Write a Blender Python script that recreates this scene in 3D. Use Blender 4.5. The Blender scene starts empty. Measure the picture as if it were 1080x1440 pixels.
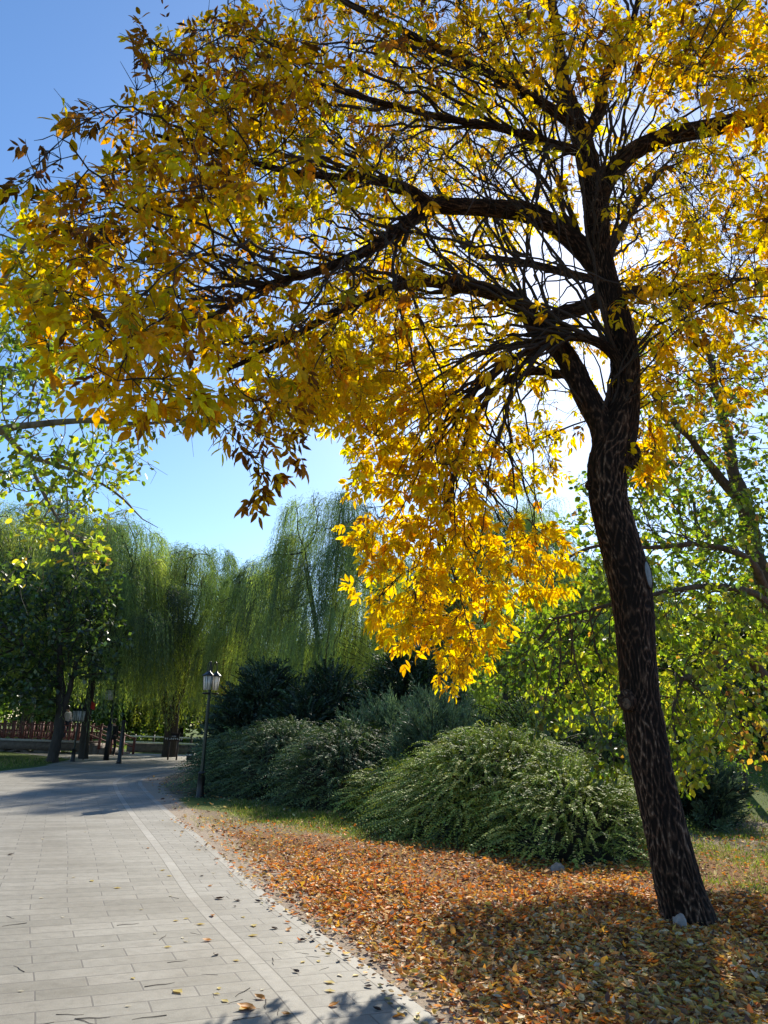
import bpy, math, random
import numpy as np
from mathutils import Vector, Matrix, noise as mnoise

rng = np.random.default_rng(7)
random.seed(7)
sc = bpy.context.scene
COL = sc.collection
R = math.radians

# ------------------------------------------------------------------ camera model
CAM = np.array([0.0, 0.0, 1.6]); PITCH = R(15.9); ROLL = 0.033; F = 1081.0
FWD = np.array([0, math.cos(PITCH), math.sin(PITCH)])
UP0 = np.array([0, -math.sin(PITCH), math.cos(PITCH)])
RT0 = np.array([1.0, 0, 0])
CX = RT0*math.cos(ROLL)+UP0*math.sin(ROLL)
CY = -RT0*math.sin(ROLL)+UP0*math.cos(ROLL)

def ray(px, py):
    return CX*(px-540)+CY*(720-py)+FWD*F
def at(px, py, Y):
    d = ray(px, py); return CAM+d*(Y/d[1])
def gnd(px, py, z=0.0):
    d = ray(px, py); return CAM+d*((z-CAM[2])/d[2])
def pix2m(p, w):
    return w*float(np.dot(np.asarray(p)-CAM, FWD))/F
def proj(P):
    D = P-CAM
    w = D@FWD
    return 540+F*(D@CX)/w, 720-F*(D@CY)/w

cam_d = bpy.data.cameras.new('camera'); cam = bpy.data.objects.new('camera', cam_d); COL.objects.link(cam)
m = Matrix.Identity(4)
for i in range(3):
    m[i][0] = CX[i]; m[i][1] = CY[i]; m[i][2] = -FWD[i]; m[i][3] = CAM[i]
cam.matrix_world = m
cam_d.sensor_fit = 'VERTICAL'; cam_d.sensor_height = 24; cam_d.lens = 24*F/1440
cam_d.clip_end = 3000; cam_d.clip_start = 0.05
sc.camera = cam

# ------------------------------------------------------------------ light
SUN_AZ = R(14.2); SUN_EL = R(33.2)
sd = Vector((math.sin(SUN_AZ)*math.cos(SUN_EL), math.cos(SUN_AZ)*math.cos(SUN_EL), math.sin(SUN_EL)))
sl = bpy.data.lights.new('sun', 'SUN'); sl.energy = 5.0; sl.angle = R(0.53); sl.color = (1.0, 0.92, 0.78)
so = bpy.data.objects.new('sun', sl); COL.objects.link(so)
so.rotation_euler = (-sd).to_track_quat('-Z', 'Y').to_euler()
w = bpy.data.worlds.new('World'); sc.world = w; w.use_nodes = True
nt = w.node_tree; bg = nt.nodes['Background']
sky = nt.nodes.new('ShaderNodeTexSky'); sky.sky_type = 'NISHITA'; sky.sun_disc = False
sky.sun_elevation = SUN_EL; sky.sun_rotation = SUN_AZ
sky.air_density = 1.0; sky.dust_density = 0.36; sky.ozone_density = 4.0; sky.altitude = 50
hsn = nt.nodes.new('ShaderNodeHueSaturation'); hsn.inputs['Saturation'].default_value = 1.12
nt.links.new(sky.outputs[0], hsn.inputs['Color']); nt.links.new(hsn.outputs[0], bg.inputs[0]); bg.inputs[1].default_value = 0.115
sc.view_settings.view_transform = 'Standard'; sc.view_settings.look = 'None'
sc.view_settings.exposure = 0.78; sc.view_settings.gamma = 1.0
try:
    sc.cycles.max_bounces = 10; sc.cycles.diffuse_bounces = 6; sc.cycles.glossy_bounces = 2
    sc.cycles.transmission_bounces = 5; sc.cycles.transparent_max_bounces = 8
    sc.cycles.sample_clamp_indirect = 4.0
except Exception: pass

# ------------------------------------------------------------------ materials
def newmat(name):
    mt = bpy.data.materials.new(name); mt.use_nodes = True
    n = mt.node_tree; n.nodes.clear()
    return mt, n, n.nodes.new('ShaderNodeOutputMaterial')
def N(n, t, **kw):
    x = n.nodes.new(t)
    for k, v in kw.items():
        if k.startswith('_'): setattr(x, k[1:], v)
        else: x.inputs[k.replace('__', ' ')].default_value = v
    return x
def ramp(n, stops):
    r = n.nodes.new('ShaderNodeValToRGB'); e = r.color_ramp.elements
    while len(e) < len(stops): e.new(0.5)
    for i, (p, c) in enumerate(stops):
        e[i].position = p; e[i].color = (*c, 1)
    return r
def leaf_mat(name, trans=0.45, tint=(1, 1, 1), gloss=0.06, rough=0.45, tsat=1.0):
    mt, n, out = newmat(name)
    a = N(n, 'ShaderNodeAttribute', _attribute_name='Col')
    tc = N(n, 'ShaderNodeTexCoord'); ns = N(n, 'ShaderNodeTexNoise', Scale=38.0, Detail=3.0)
    n.links.new(tc.outputs['Object'], ns.inputs['Vector'])
    rp = ramp(n, [(0.3, (0.72,)*3), (0.7, (1.12,)*3)])
    n.links.new(ns.outputs['Fac'], rp.inputs[0])
    mu = N(n, 'ShaderNodeMixRGB', _blend_type='MULTIPLY', Fac=1.0)
    n.links.new(a.outputs['Color'], mu.inputs[1]); n.links.new(rp.outputs[0], mu.inputs[2])
    d = N(n, 'ShaderNodeBsdfDiffuse'); t = N(n, 'ShaderNodeBsdfTranslucent')
    g = N(n, 'ShaderNodeBsdfGlossy', Roughness=rough)
    hs = N(n, 'ShaderNodeHueSaturation', Saturation=tsat, Value=1.0)
    t2 = N(n, 'ShaderNodeMixRGB', _blend_type='MULTIPLY', Fac=1.0); t2.inputs[2].default_value = (*tint, 1)
    n.links.new(mu.outputs[0], d.inputs[0]); n.links.new(mu.outputs[0], hs.inputs['Color'])
    n.links.new(hs.outputs[0], t2.inputs[1]); n.links.new(t2.outputs[0], t.inputs[0])
    m1 = N(n, 'ShaderNodeMixShader', Fac=trans); n.links.new(d.outputs[0], m1.inputs[1]); n.links.new(t.outputs[0], m1.inputs[2])
    m2 = N(n, 'ShaderNodeMixShader', Fac=gloss); n.links.new(m1.outputs[0], m2.inputs[1]); n.links.new(g.outputs[0], m2.inputs[2])
    n.links.new(m2.outputs[0], out.inputs[0]); return mt
def simple(name, col, rough=0.6, metal=0.0, nscale=12.0, var=0.25, bump=0.0, bscale=60.0, stretch=None):
    mt, n, out = newmat(name)
    b = N(n, 'ShaderNodeBsdfPrincipled', Roughness=rough, Metallic=metal)
    tc = N(n, 'ShaderNodeTexCoord'); mp = N(n, 'ShaderNodeMapping')
    if stretch: mp.inputs['Scale'].default_value = stretch
    n.links.new(tc.outputs['Object'], mp.inputs[0])
    ns = N(n, 'ShaderNodeTexNoise', Scale=nscale, Detail=5.0); n.links.new(mp.outputs[0], ns.inputs['Vector'])
    lo = tuple(c*(1-var) for c in col); hi = tuple(min(1, c*(1+var)) for c in col)
    rp = ramp(n, [(0.3, lo), (0.7, hi)]); n.links.new(ns.outputs['Fac'], rp.inputs[0])
    n.links.new(rp.outputs[0], b.inputs['Base Color'])
    if bump:
        n2 = N(n, 'ShaderNodeTexNoise', Scale=bscale, Detail=4.0); n.links.new(mp.outputs[0], n2.inputs['Vector'])
        bp = N(n, 'ShaderNodeBump', Strength=bump, Distance=0.02); n.links.new(n2.outputs['Fac'], bp.inputs['Height'])
        n.links.new(bp.outputs[0], b.inputs['Normal'])
    n.links.new(b.outputs[0], out.inputs[0]); return mt
def bark_mat(name, dark, light, scale=18.0):
    # 'Col' red channel holds ridge height (the ridge crests of this bark are paler than its furrows)
    mt, n, out = newmat(name)
    b = N(n, 'ShaderNodeBsdfPrincipled', Roughness=0.85)
    b.inputs['Specular IOR Level'].default_value = 0.2
    a = N(n, 'ShaderNodeAttribute', _attribute_name='Col')
    tc = N(n, 'ShaderNodeTexCoord'); mp = N(n, 'ShaderNodeMapping'); mp.inputs['Scale'].default_value = (1, 1, 0.3)
    n.links.new(tc.outputs['Object'], mp.inputs[0])
    ns = N(n, 'ShaderNodeTexNoise', Scale=scale*4, Detail=6.0, Roughness=0.7); n.links.new(mp.outputs[0], ns.inputs['Vector'])
    mul = N(n, 'ShaderNodeMath', _operation='MULTIPLY'); n.links.new(a.outputs['Fac'], mul.inputs[0]); n.links.new(ns.outputs['Fac'], mul.inputs[1])
    m2 = N(n, 'ShaderNodeMath', _operation='MULTIPLY'); n.links.new(mul.outputs[0], m2.inputs[0]); m2.inputs[1].default_value = 1.7
    rp = ramp(n, [(0.30, dark), (0.6, (0.072, 0.039, 0.024)), (0.92, light)])
    n.links.new(m2.outputs[0], rp.inputs[0]); n.links.new(rp.outputs[0], b.inputs['Base Color'])
    bp = N(n, 'ShaderNodeBump', Strength=0.8, Distance=0.012); n.links.new(ns.outputs['Fac'], bp.inputs['Height'])
    n.links.new(bp.outputs[0], b.inputs['Normal'])
    n.links.new(b.outputs[0], out.inputs[0]); return mt

M = {}
M['gold'] = leaf_mat('golden ash leaves', 0.66, (1.12, 1.1, 0.5), 0.018, 0.5, 1.05)
M['green'] = leaf_mat('green leaves', 0.6, (1.15, 1.35, 0.5), 0.07, 0.4)
M['willow'] = leaf_mat('willow leaves', 0.55, (1.1, 1.2, 0.5), 0.06, 0.5)
M['shrub'] = leaf_mat('shrub leaves', 0.13, (1.1, 1.2, 0.4), 0.06, 0.55)
M['juniper'] = leaf_mat('juniper needles', 0.15, (1, 1.1, 0.8), 0.05, 0.5)
M['litter'] = leaf_mat('dry fallen leaves', 0.3, (1.2, 1.0, 0.7), 0.05, 0.55)
M['grass'] = leaf_mat('grass blades', 0.4, (1.1, 1.25, 0.5), 0.03, 0.5)
M['bark'] = bark_mat('deeply ridged bark', (0.011, 0.006, 0.004), (0.27, 0.18, 0.125))
M['twig'] = simple('dark twig bark', (0.035, 0.023, 0.017), 0.8, 0, 30, 0.4, 0.3)
M['greybark'] = simple('grey brown bark', (0.17, 0.135, 0.10), 0.85, 0, 14, 0.45, 0.7, 50, (1, 1, 0.3))
M['brownbark'] = simple('brown grey bark', (0.085, 0.062, 0.045), 0.85, 0, 14, 0.5, 0.7, 50, (1, 1, 0.3))
M['darkbark'] = simple('dark willow bark', (0.045, 0.034, 0.025), 0.9, 0, 14, 0.4, 0.7, 40, (1, 1, 0.25))
M['scar'] = simple('weathered cut wood', (0.20, 0.235, 0.25), 0.8, 0, 25, 0.3, 0.5, 90)
M['scar2'] = simple('healed knot wood', (0.11, 0.07, 0.045), 0.9, 0, 35, 0.6, 0.9, 45)
M['stone'] = simple('pale field stone', (0.30, 0.265, 0.235), 0.85, 0, 14, 0.3, 0.6, 40)
M['lampmetal'] = simple('green black painted metal', (0.012, 0.022, 0.019), 0.35, 0.2, 20, 0.2)
M['blackmetal'] = simple('black painted metal', (0.012, 0.012, 0.012), 0.45, 0.1, 20, 0.2)
M['redwood'] = simple('faded red painted timber', (0.17, 0.055, 0.045), 0.65, 0, 12, 0.3, 0.2)
M['deck'] = simple('grey brown deck timber', (0.14, 0.11, 0.09), 0.8, 0, 10, 0.3, 0.3)
M['wall'] = simple('grey rough masonry', (0.20, 0.18, 0.155), 0.9, 0, 5, 0.35, 0.6, 20)
M['white'] = simple('white paint', (0.7, 0.7, 0.68), 0.5, 0, 10, 0.06)
M['signbrown'] = simple('dark brown sign board', (0.022, 0.013, 0.011), 0.5, 0, 10, 0.2)
M['red'] = simple('red cloth', (0.65, 0.03, 0.015), 0.7, 0, 10, 0.1)
M['skin'] = simple('skin', (0.45, 0.27, 0.19), 0.6, 0, 10, 0.05)
M['black_cloth'] = simple('black cloth', (0.01, 0.01, 0.012), 0.9, 0, 10, 0.2)
M['grey_cloth'] = simple('light grey cloth', (0.5, 0.5, 0.52), 0.9, 0, 10, 0.1)
M['navy_cloth'] = simple('dark blue cloth', (0.03, 0.04, 0.08), 0.9, 0, 10, 0.1)
M['hair'] = simple('black hair', (0.01, 0.008, 0.007), 0.5, 0, 10, 0.1)
def glass_mat():
    mt, n, out = newmat('frosted lamp glass')
    d = N(n, 'ShaderNodeBsdfDiffuse'); d.inputs[0].default_value = (0.85, 0.84, 0.8, 1)
    t = N(n, 'ShaderNodeBsdfTranslucent'); t.inputs[0].default_value = (0.85, 0.84, 0.8, 1)
    a = N(n, 'ShaderNodeMixShader', Fac=0.5); n.links.new(d.outputs[0], a.inputs[1]); n.links.new(t.outputs[0], a.inputs[2])
    g = N(n, 'ShaderNodeBsdfGlossy', Roughness=0.15); b = N(n, 'ShaderNodeMixShader', Fac=0.08)
    n.links.new(a.outputs[0], b.inputs[1]); n.links.new(g.outputs[0], b.inputs[2]); n.links.new(b.outputs[0], out.inputs[0])
    return mt
M['glass'] = glass_mat()

# ------------------------------------------------------------------ mesh building
class MB:
    def __init__(s): s.v = []; s.f = []; s.c = []; s.n = 0; s.uv = None
    def add(s, V, Fc, C=None):
        V = np.asarray(V, dtype=np.float32).reshape(-1, 3); Fc = np.asarray(Fc, dtype=np.int64)
        if C is None: C = np.ones((len(V), 3), dtype=np.float32)
        C = np.asarray(C, dtype=np.float32)
        if C.ndim == 1: C = np.tile(C, (len(V), 1))
        s.v.append(V); s.c.append(C); s.f.append(Fc+s.n); s.n += len(V)
    def box(s, c, size, rz=0.0, rx=0.0, taper=1.0):
        x, y, z = [q/2 for q in size]
        V = np.array([[a*x*(taper if k > 0 else 1), b*y*(taper if k > 0 else 1), k*z] for k in (-1, 1) for a, b in ((-1, -1), (1, -1), (1, 1), (-1, 1))])
        ca, sa = math.cos(rx), math.sin(rx)
        V = np.c_[V[:, 0], V[:, 1]*ca-V[:, 2]*sa, V[:, 1]*sa+V[:, 2]*ca]
        ca, sa = math.cos(rz), math.sin(rz)
        V = np.c_[V[:, 0]*ca-V[:, 1]*sa, V[:, 0]*sa+V[:, 1]*ca, V[:, 2]]
        s.add(V+np.asarray(c), [[0, 3, 2, 1], [4, 5, 6, 7], [0, 1, 5, 4], [1, 2, 6, 5], [2, 3, 7, 6], [3, 0, 4, 7]])
    def tube(s, pts, rad, k=6, col=None, cap=True):
        pts = np.asarray(pts, dtype=float); n = len(pts)
        if n < 2: return
        rad = np.broadcast_to(np.asarray(rad, dtype=float), (n,))
        t = np.gradient(pts, axis=0); t /= (np.linalg.norm(t, axis=1, keepdims=True)+1e-9)
        ref = np.array([0, 0, 1.0]) if abs(t[0][2]) < 0.9 else np.array([1.0, 0, 0])
        a = np.cross(t[0], ref); a /= np.linalg.norm(a)+1e-9
        ang = np.arange(k)*2*math.pi/k; ca = np.cos(ang)[:, None]; sa = np.sin(ang)[:, None]
        V = np.empty((n, k, 3))
        for i in range(n):
            a = a-t[i]*np.dot(a, t[i]); a /= np.linalg.norm(a)+1e-9
            b = np.cross(t[i], a)
            V[i] = pts[i]+rad[i]*(ca*a+sa*b)
        i0 = (np.arange(n-1)*k)[:, None]; j = np.arange(k)[None, :]; j2 = (j+1) % k
        Q = np.stack([i0+j, i0+j2, i0+k+j2, i0+k+j], axis=-1).reshape(-1, 4)
        s.add(V.reshape(-1, 3), Q, col)
        if cap and rad[0] > 0.01 or cap and rad[-1] > 0.01:
            V2 = [pts[0], *V[0], pts[-1], *V[-1]]
            T = [[0, 1+(q+1) % k, 1+q] for q in range(k)]+[[k+1, k+2+q, k+2+(q+1) % k] for q in range(k)]
            s.add(V2, T, col if col is None or np.ndim(col) == 1 else np.tile(np.asarray(col)[0], (len(V2), 1)))
    def lathe(s, prof, c=(0, 0, 0), k=16, sq=False, rz=0.0):
        V = []; k = 4 if sq else k
        for r, z in prof:
            for j in range(k):
                th = 2*math.pi*j/k+rz+(math.pi/4 if sq else 0)
                V.append((c[0]+r*math.cos(th), c[1]+r*math.sin(th), c[2]+z))
        Q = [[i*k+j, i*k+(j+1) % k, (i+1)*k+(j+1) % k, (i+1)*k+j] for i in range(len(prof)-1) for j in range(k)]
        s.add(V, Q)
    def build(s, name, mat, parent=None, smooth=False, loc=None):
        V = np.concatenate(s.v) if s.v else np.zeros((0, 3)); C = np.concatenate(s.c) if s.c else np.zeros((0, 3))
        if loc is not None: V = V-np.asarray(loc, dtype=np.float32)
        me = bpy.data.meshes.new(name)
        me.vertices.add(len(V)); me.vertices.foreach_set('co', V.astype(np.float32).ravel())
        loops = np.concatenate([f.ravel() for f in s.f]); tot = np.concatenate([np.full(len(f), f.shape[1]) for f in s.f])
        st = np.concatenate([[0], np.cumsum(tot)[:-1]])
        me.loops.add(len(loops)); me.loops.foreach_set('vertex_index', loops.astype(np.int32))
        me.polygons.add(len(tot)); me.polygons.foreach_set('loop_start', st.astype(np.int32))
        me.polygons.foreach_set('loop_total', tot.astype(np.int32))
        if smooth: me.polygons.foreach_set('use_smooth', np.ones(len(tot), dtype=bool))
        me.update(calc_edges=True)
        at_ = me.color_attributes.new('Col', 'FLOAT_COLOR', 'POINT')
        at_.data.foreach_set('color', np.c_[C, np.ones(len(C))].astype(np.float32).ravel())
        me.materials.append(mat)
        o = bpy.data.objects.new(name, me); COL.objects.link(o)
        if parent: o.parent = parent
        if loc is not None: o.location = loc
        return o

def thing(name, label, cat, loc, group=None, rz=0.0):
    o = bpy.data.objects.new(name, None); COL.objects.link(o); o.empty_display_size = 0.2
    o.location = tuple(float(q) for q in loc); o.rotation_euler = (0, 0, rz); tag(o, label, cat, group); return o
def tag(o, label=None, cat=None, group=None, kind=None):
    if label: o['label'] = label
    if cat: o['category'] = cat
    if group: o['group'] = group
    if kind: o['kind'] = kind
    return o
def rebase(root):
    """children were built in world space: bring them to the root's frame"""
    for ch in root.children:
        if tuple(ch.location) == (0, 0, 0):
            me = ch.data
            if me.users == 1: me.transform(Matrix.Translation(-root.location))
            ch2 = [g for g in ch.children]
            for g in ch2: g.data.transform(Matrix.Translation(-root.location))
def unit(v): return v/(np.linalg.norm(v, axis=-1, keepdims=True)+1e-9)

# leaf templates: (verts x across, y along, z fold), quads/tris
LEAF_HI = (np.array([[0, 0, 0], [0, .34, -.03], [0, .68, -.03], [0, 1, -.10],
                     [.17, .22, .03], [.21, .5, .03], [.11, .8, .0],
                     [-.17, .22, .03], [-.21, .5, .03], [-.11, .8, .0]]),
           np.array([[0, 4, 1, 1], [1, 4, 5, 2], [2, 5, 6, 3], [0, 1, 7, 7], [1, 2, 8, 7], [2, 3, 9, 8]]))
LEAF_HI = (LEAF_HI[0], [np.array([[0, 4, 1], [0, 1, 7]]), np.array([[1, 4, 5, 2], [2, 5, 6, 3], [1, 2, 8, 7], [2, 3, 9, 8]])])
LEAF_MD = (np.array([[0, 0, 0], [0, .5, -.06], [0, 1, -.02], [.3, .45, .05], [-.3, .45, .05]]),
           [np.array([[0, 3, 1], [1, 3, 2], [0, 1, 4], [1, 2, 4]])])
LEAF_OV = (np.array([[0, 0, 0], [0, .5, -.05], [0, 1, -.08], [.27, .28, .03], [.26, .68, .02], [-.27, .28, .03], [-.26, .68, .02]]),
           [np.array([[0, 3, 1], [1, 3, 4], [1, 4, 2], [0, 1, 5], [1, 6, 5], [1, 2, 6]])])
LEAF_LO = (np.array([[0, 0, 0], [.5, .45, .04], [0, 1, 0], [-.5, .45, .04]]), [np.array([[0, 1, 2, 3]])])
LEAF_CURL = (np.array([[0, 0, .0], [0, .34, -.06], [0, .68, -.02], [0, 1, .16],
                       [.2, .22, .12], [.23, .5, .15], [.12, .8, .14],
                       [-.2, .22, .05], [-.23, .5, .12], [-.12, .8, .08]]), LEAF_HI[1])

def add_leaves(mb, tpl, P, D, Nn, S, C, wid=1.0):
    """P pos, D along, Nn approx normal, S length, C colour, wid width factor"""
    n = len(P)
    if n == 0: return
    D = unit(D); X = unit(np.cross(D, Nn)); Z = np.cross(X, D)
    T = tpl[0]; S = np.broadcast_to(np.asarray(S, dtype=float), (n,)); W = np.broadcast_to(np.asarray(wid, dtype=float), (n,))
    V = P[:, None, :]+S[:, None, None]*(T[None, :, 0:1]*W[:, None, None]*X[:, None, :]+T[None, :, 1:2]*D[:, None, :]+T[None, :, 2:3]*Z[:, None, :])
    k = len(T); C = np.broadcast_to(C, (n, 3)); Cv = np.repeat(C, k, axis=0)
    V = V.reshape(-1, 3); base = mb.n; first = True
    off = (np.arange(n)*k)[:, None, None]
    for Fq in tpl[1]:
        Q = (Fq[None]+off).reshape(-1, Fq.shape[1])
        if first:
            mb.add(V, Q, Cv); first = False
        else:
            mb.f.append(Q+base)
def rdir(n, g=rng):
    return unit(g.normal(size=(n, 3)))
def palette(n, cols, wts, jit=0.15, g=rng):
    cols = np.array(cols); wts = np.array(wts, dtype=float); wts /= wts.sum()
    c = cols[g.choice(len(cols), n, p=wts)]
    c = c*(1+jit*g.normal(size=(n, 1)))*(1+0.05*g.normal(size=(n, 3)))
    return np.clip(c, 0.002, 0.95)

# ------------------------------------------------------------------ branching growth
def resample(pts, rad, step):
    pts = np.asarray(pts, float); rad = np.asarray(rad, float)
    # catmull-rom
    n = len(pts); out = []; ro = []
    for i in range(n-1):
        p0 = pts[max(i-1, 0)]; p1 = pts[i]; p2 = pts[i+1]; p3 = pts[min(i+2, n-1)]
        k = max(1, int(round(np.linalg.norm(p2-p1)/step)))
        for j in range(k):
            t = j/k
            out.append(0.5*((2*p1)+(-p0+p2)*t+(2*p0-5*p1+4*p2-p3)*t*t+(-p0+3*p1-3*p2+p3)*t**3)); ro.append(rad[i]*(1-t)+rad[i+1]*t)
    out.append(pts[-1]); ro.append(rad[-1])
    return np.array(out), np.array(ro)

def grow(limbs, att, step=0.12, kill=0.16, infl=2.5, iters=140, droop=0.05, inertia=0.35, wig=0.12, tip=0.0035, expo=2.25, seed=1, nogrow=0):
    """limbs: list of (pts, rad, parent_limb or -1).  Space colonisation from the limbs to the attractors."""
    g = np.random.default_rng(seed)
    pos = []; par = []; rad0 = []; okg = []
    for li, (p, r, pl) in enumerate(limbs):
        start = len(pos)
        if pl < 0: prev = -1
        else:
            A = np.array(pos); prev = int(np.argmin(((A-p[0])**2).sum(1)))
        for i in range(len(p)):
            pos.append(p[i]); par.append(prev); rad0.append(r[i]); okg.append(0 if (li < nogrow) else 1); prev = len(pos)-1
    pos = [np.array(q) for q in pos]
    nb = len(pos)
    A = np.array(att, float); alive = np.ones(len(A), bool)
    PA = np.array(pos); mask = np.array(okg, bool)
    best = np.full(len(A), 1e9); bi = np.zeros(len(A), int)
    idx = np.where(mask)[0]
    for s0 in range(0, len(idx), 400):
        ii = idx[s0:s0+400]
        d = np.linalg.norm(A[:, None]-PA[ii][None], axis=2); j = d.argmin(1); dm = d[np.arange(len(A)), j]
        u = dm < best; best[u] = dm[u]; bi[u] = ii[j[u]]
    dirs = {}
    for it in range(iters):
        act = alive & (best < infl)
        if not act.any(): break
        ai = np.where(act)[0]; nn = bi[ai]
        P = np.array(pos)
        v = unit(A[ai]-P[nn])
        acc = {}
        order = np.argsort(nn); nn_s = nn[order]; v_s = v[order]
        u, st = np.unique(nn_s, return_index=True)
        sums = np.add.reduceat(v_s, st, axis=0)
        new = []
        for k, ni in enumerate(u):
            d = sums[k]; d = d/(np.linalg.norm(d)+1e-9)
            if par[ni] >= 0:
                pd = pos[ni]-pos[par[ni]]; pd = pd/(np.linalg.norm(pd)+1e-9)
                d = d+inertia*pd if ni >= nb else d
            d = d+wig*g.normal(size=3)+np.array([0, 0, -droop]); d /= np.linalg.norm(d)
            q = pos[ni]+d*step
            key = ni
            if key in dirs and any(np.linalg.norm(q-w_) < step*0.35 for w_ in dirs[key]):
                # stuck: kill the attractors that keep pulling here
                sel = ai[nn == ni]; alive[sel[g.random(len(sel)) < 0.5]] = False
                continue
            dirs.setdefault(key, []).append(q)
            pos.append(q); par.append(int(ni)); rad0.append(0); new.append(len(pos)-1)
        if not new: continue
        NP = np.array([pos[i] for i in new])
        al = np.where(alive)[0]
        for s0 in range(0, len(NP), 500):
            blk = NP[s0:s0+500]
            d = np.linalg.norm(A[al][:, None]-blk[None], axis=2); j = d.argmin(1); dm = d[np.arange(len(al)), j]
            uu = dm < best[al]; best[al[uu]] = dm[uu]; bi[al[uu]] = np.array(new)[s0+j[uu]]
        alive &= best > kill
    pos = np.array(pos); par = np.array(par); n = len(pos)
    ch = [[] for _ in range(n)]
    for i, p in enumerate(par):
        if p >= 0: ch[p].append(i)
    rad = np.zeros(n); h = np.zeros(n, int)
    # children always have larger index than parents
    acc = np.zeros(n)
    for i in range(n-1, -1, -1):
        r = max(tip, acc[i]**(1/expo)) if acc[i] > 0 else tip
        if i < nb: r = max(r if rad0[i] == 0 else 0, rad0[i])
        rad[i] = r
        if par[i] >= 0:
            acc[par[i]] += r**expo if i >= nb else 0
            h[par[i]] = max(h[par[i]], h[i]+1)
    return pos, par, rad, ch, h, nb

def tubes_from(mb, pos, par, rad, ch, nb, col=None, maxr=0.05):
    """tubes for the grown nodes (index >= nb)"""
    starts = [i for i in range(nb, len(pos)) if par[i] < nb]
    stack = list(starts)
    while stack:
        i = stack.pop(); chain = [par[i], i] if par[i] >= 0 else [i]
        while ch[i]:
            c = sorted([c_ for c_ in ch[i] if c_ >= nb], key=lambda q: -rad[q])
            if not c: break
            stack.extend(c[1:]); i = c[0]; chain.append(i)
        r = np.minimum(rad[chain], maxr); r[0] = min(r[0], r[1]*1.25); r[-1] *= 0.5
        mb.tube(pos[chain], r, 3 if r[1] < 0.007 else (5 if r[1] < 0.02 else 7), col, cap=False)

def fbm(x, y, z, o=3):
    return mnoise.fractal(Vector((x, y, z)), 0.6, 2.0, o)

def bark_tube(mb, pts, rad, k=72, step=0.012, depth=0.012, cells=11, zfreq=3.2, lump=0.05, seed=0.0, flare=None, cap=True):
    """limb with real interlaced bark ridges"""
    P, Rr = resample(pts, rad, step)
    n = len(P); t = unit(np.gradient(P, axis=0)); a = np.array([1.0, 0, 0]); a = a-t[0]*np.dot(a, t[0]); a /= np.linalg.norm(a)
    L = np.concatenate([[0], np.cumsum(np.linalg.norm(np.diff(P, axis=0), axis=1))])
    V = np.empty((n, k, 3)); C = np.empty((n, k, 3)); th = np.arange(k)*2*math.pi/k
    def tri(x): return 1-np.abs(((x) % 1.0)*2-1)
    for i in range(n):
        a = a-t[i]*np.dot(a, t[i]); a /= np.linalg.norm(a); b = np.cross(t[i], a)
        hh = np.empty(k); ll = np.empty(k)
        for j in range(k):
            cx, cy = math.cos(th[j]), math.sin(th[j])
            w1 = mnoise.noise(Vector((cx*2.2+seed, cy*2.2, L[i]*2.6)))*0.9
            w2 = mnoise.noise(Vector((cx*2.2-seed, cy*2.2+9, L[i]*2.9+5)))*0.9
            u_ = th[j]/(2*math.pi)*cells
            r1 = tri(u_+L[i]*zfreq+w1*1.5); r2 = tri(u_-L[i]*zfreq+w2*1.5)
            fine = mnoise.noise(Vector((cx*9, cy*9, L[i]*14+seed)))
            hh[j] = (max(r1, r2)**1.6*0.8+0.3*fine*r1)*(.95+.4*mnoise.noise(Vector((cx*1.6, cy*1.6+seed, L[i]*1.1))))+.1*fine
            ll[j] = mnoise.noise(Vector((cx*0.9+seed, cy*0.9, L[i]*1.7)))
        fl = 1.0
        if flare is not None:
            s_ = math.exp(-L[i]/flare[0]); fl = 1+flare[1]*s_*(1+0.35*np.cos(th*5+0.7)+0.2*np.cos(th*7))
        rr = Rr[i]*(1+lump*ll)*fl+depth*(hh-0.6)
        V[i] = P[i]+rr[:, None]*(np.cos(th)[:, None]*a+np.sin(th)[:, None]*b)
        C[i] = np.clip(hh, 0, 1)[:, None]
    i0 = (np.arange(n-1)*k)[:, None]; j = np.arange(k)[None, :]; j2 = (j+1) % k
    Q = np.stack([i0+j, i0+j2, i0+k+j2, i0+k+j], axis=-1).reshape(-1, 4)
    mb.add(V.reshape(-1, 3), Q, C.reshape(-1, 3))
    if cap:
        mb.add(np.array([P[-1], *V[-1]]), [[0, 1+q, 1+(q+1) % k] for q in range(k)], (0.6, 0.6, 0.6))
    return P, Rr

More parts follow.
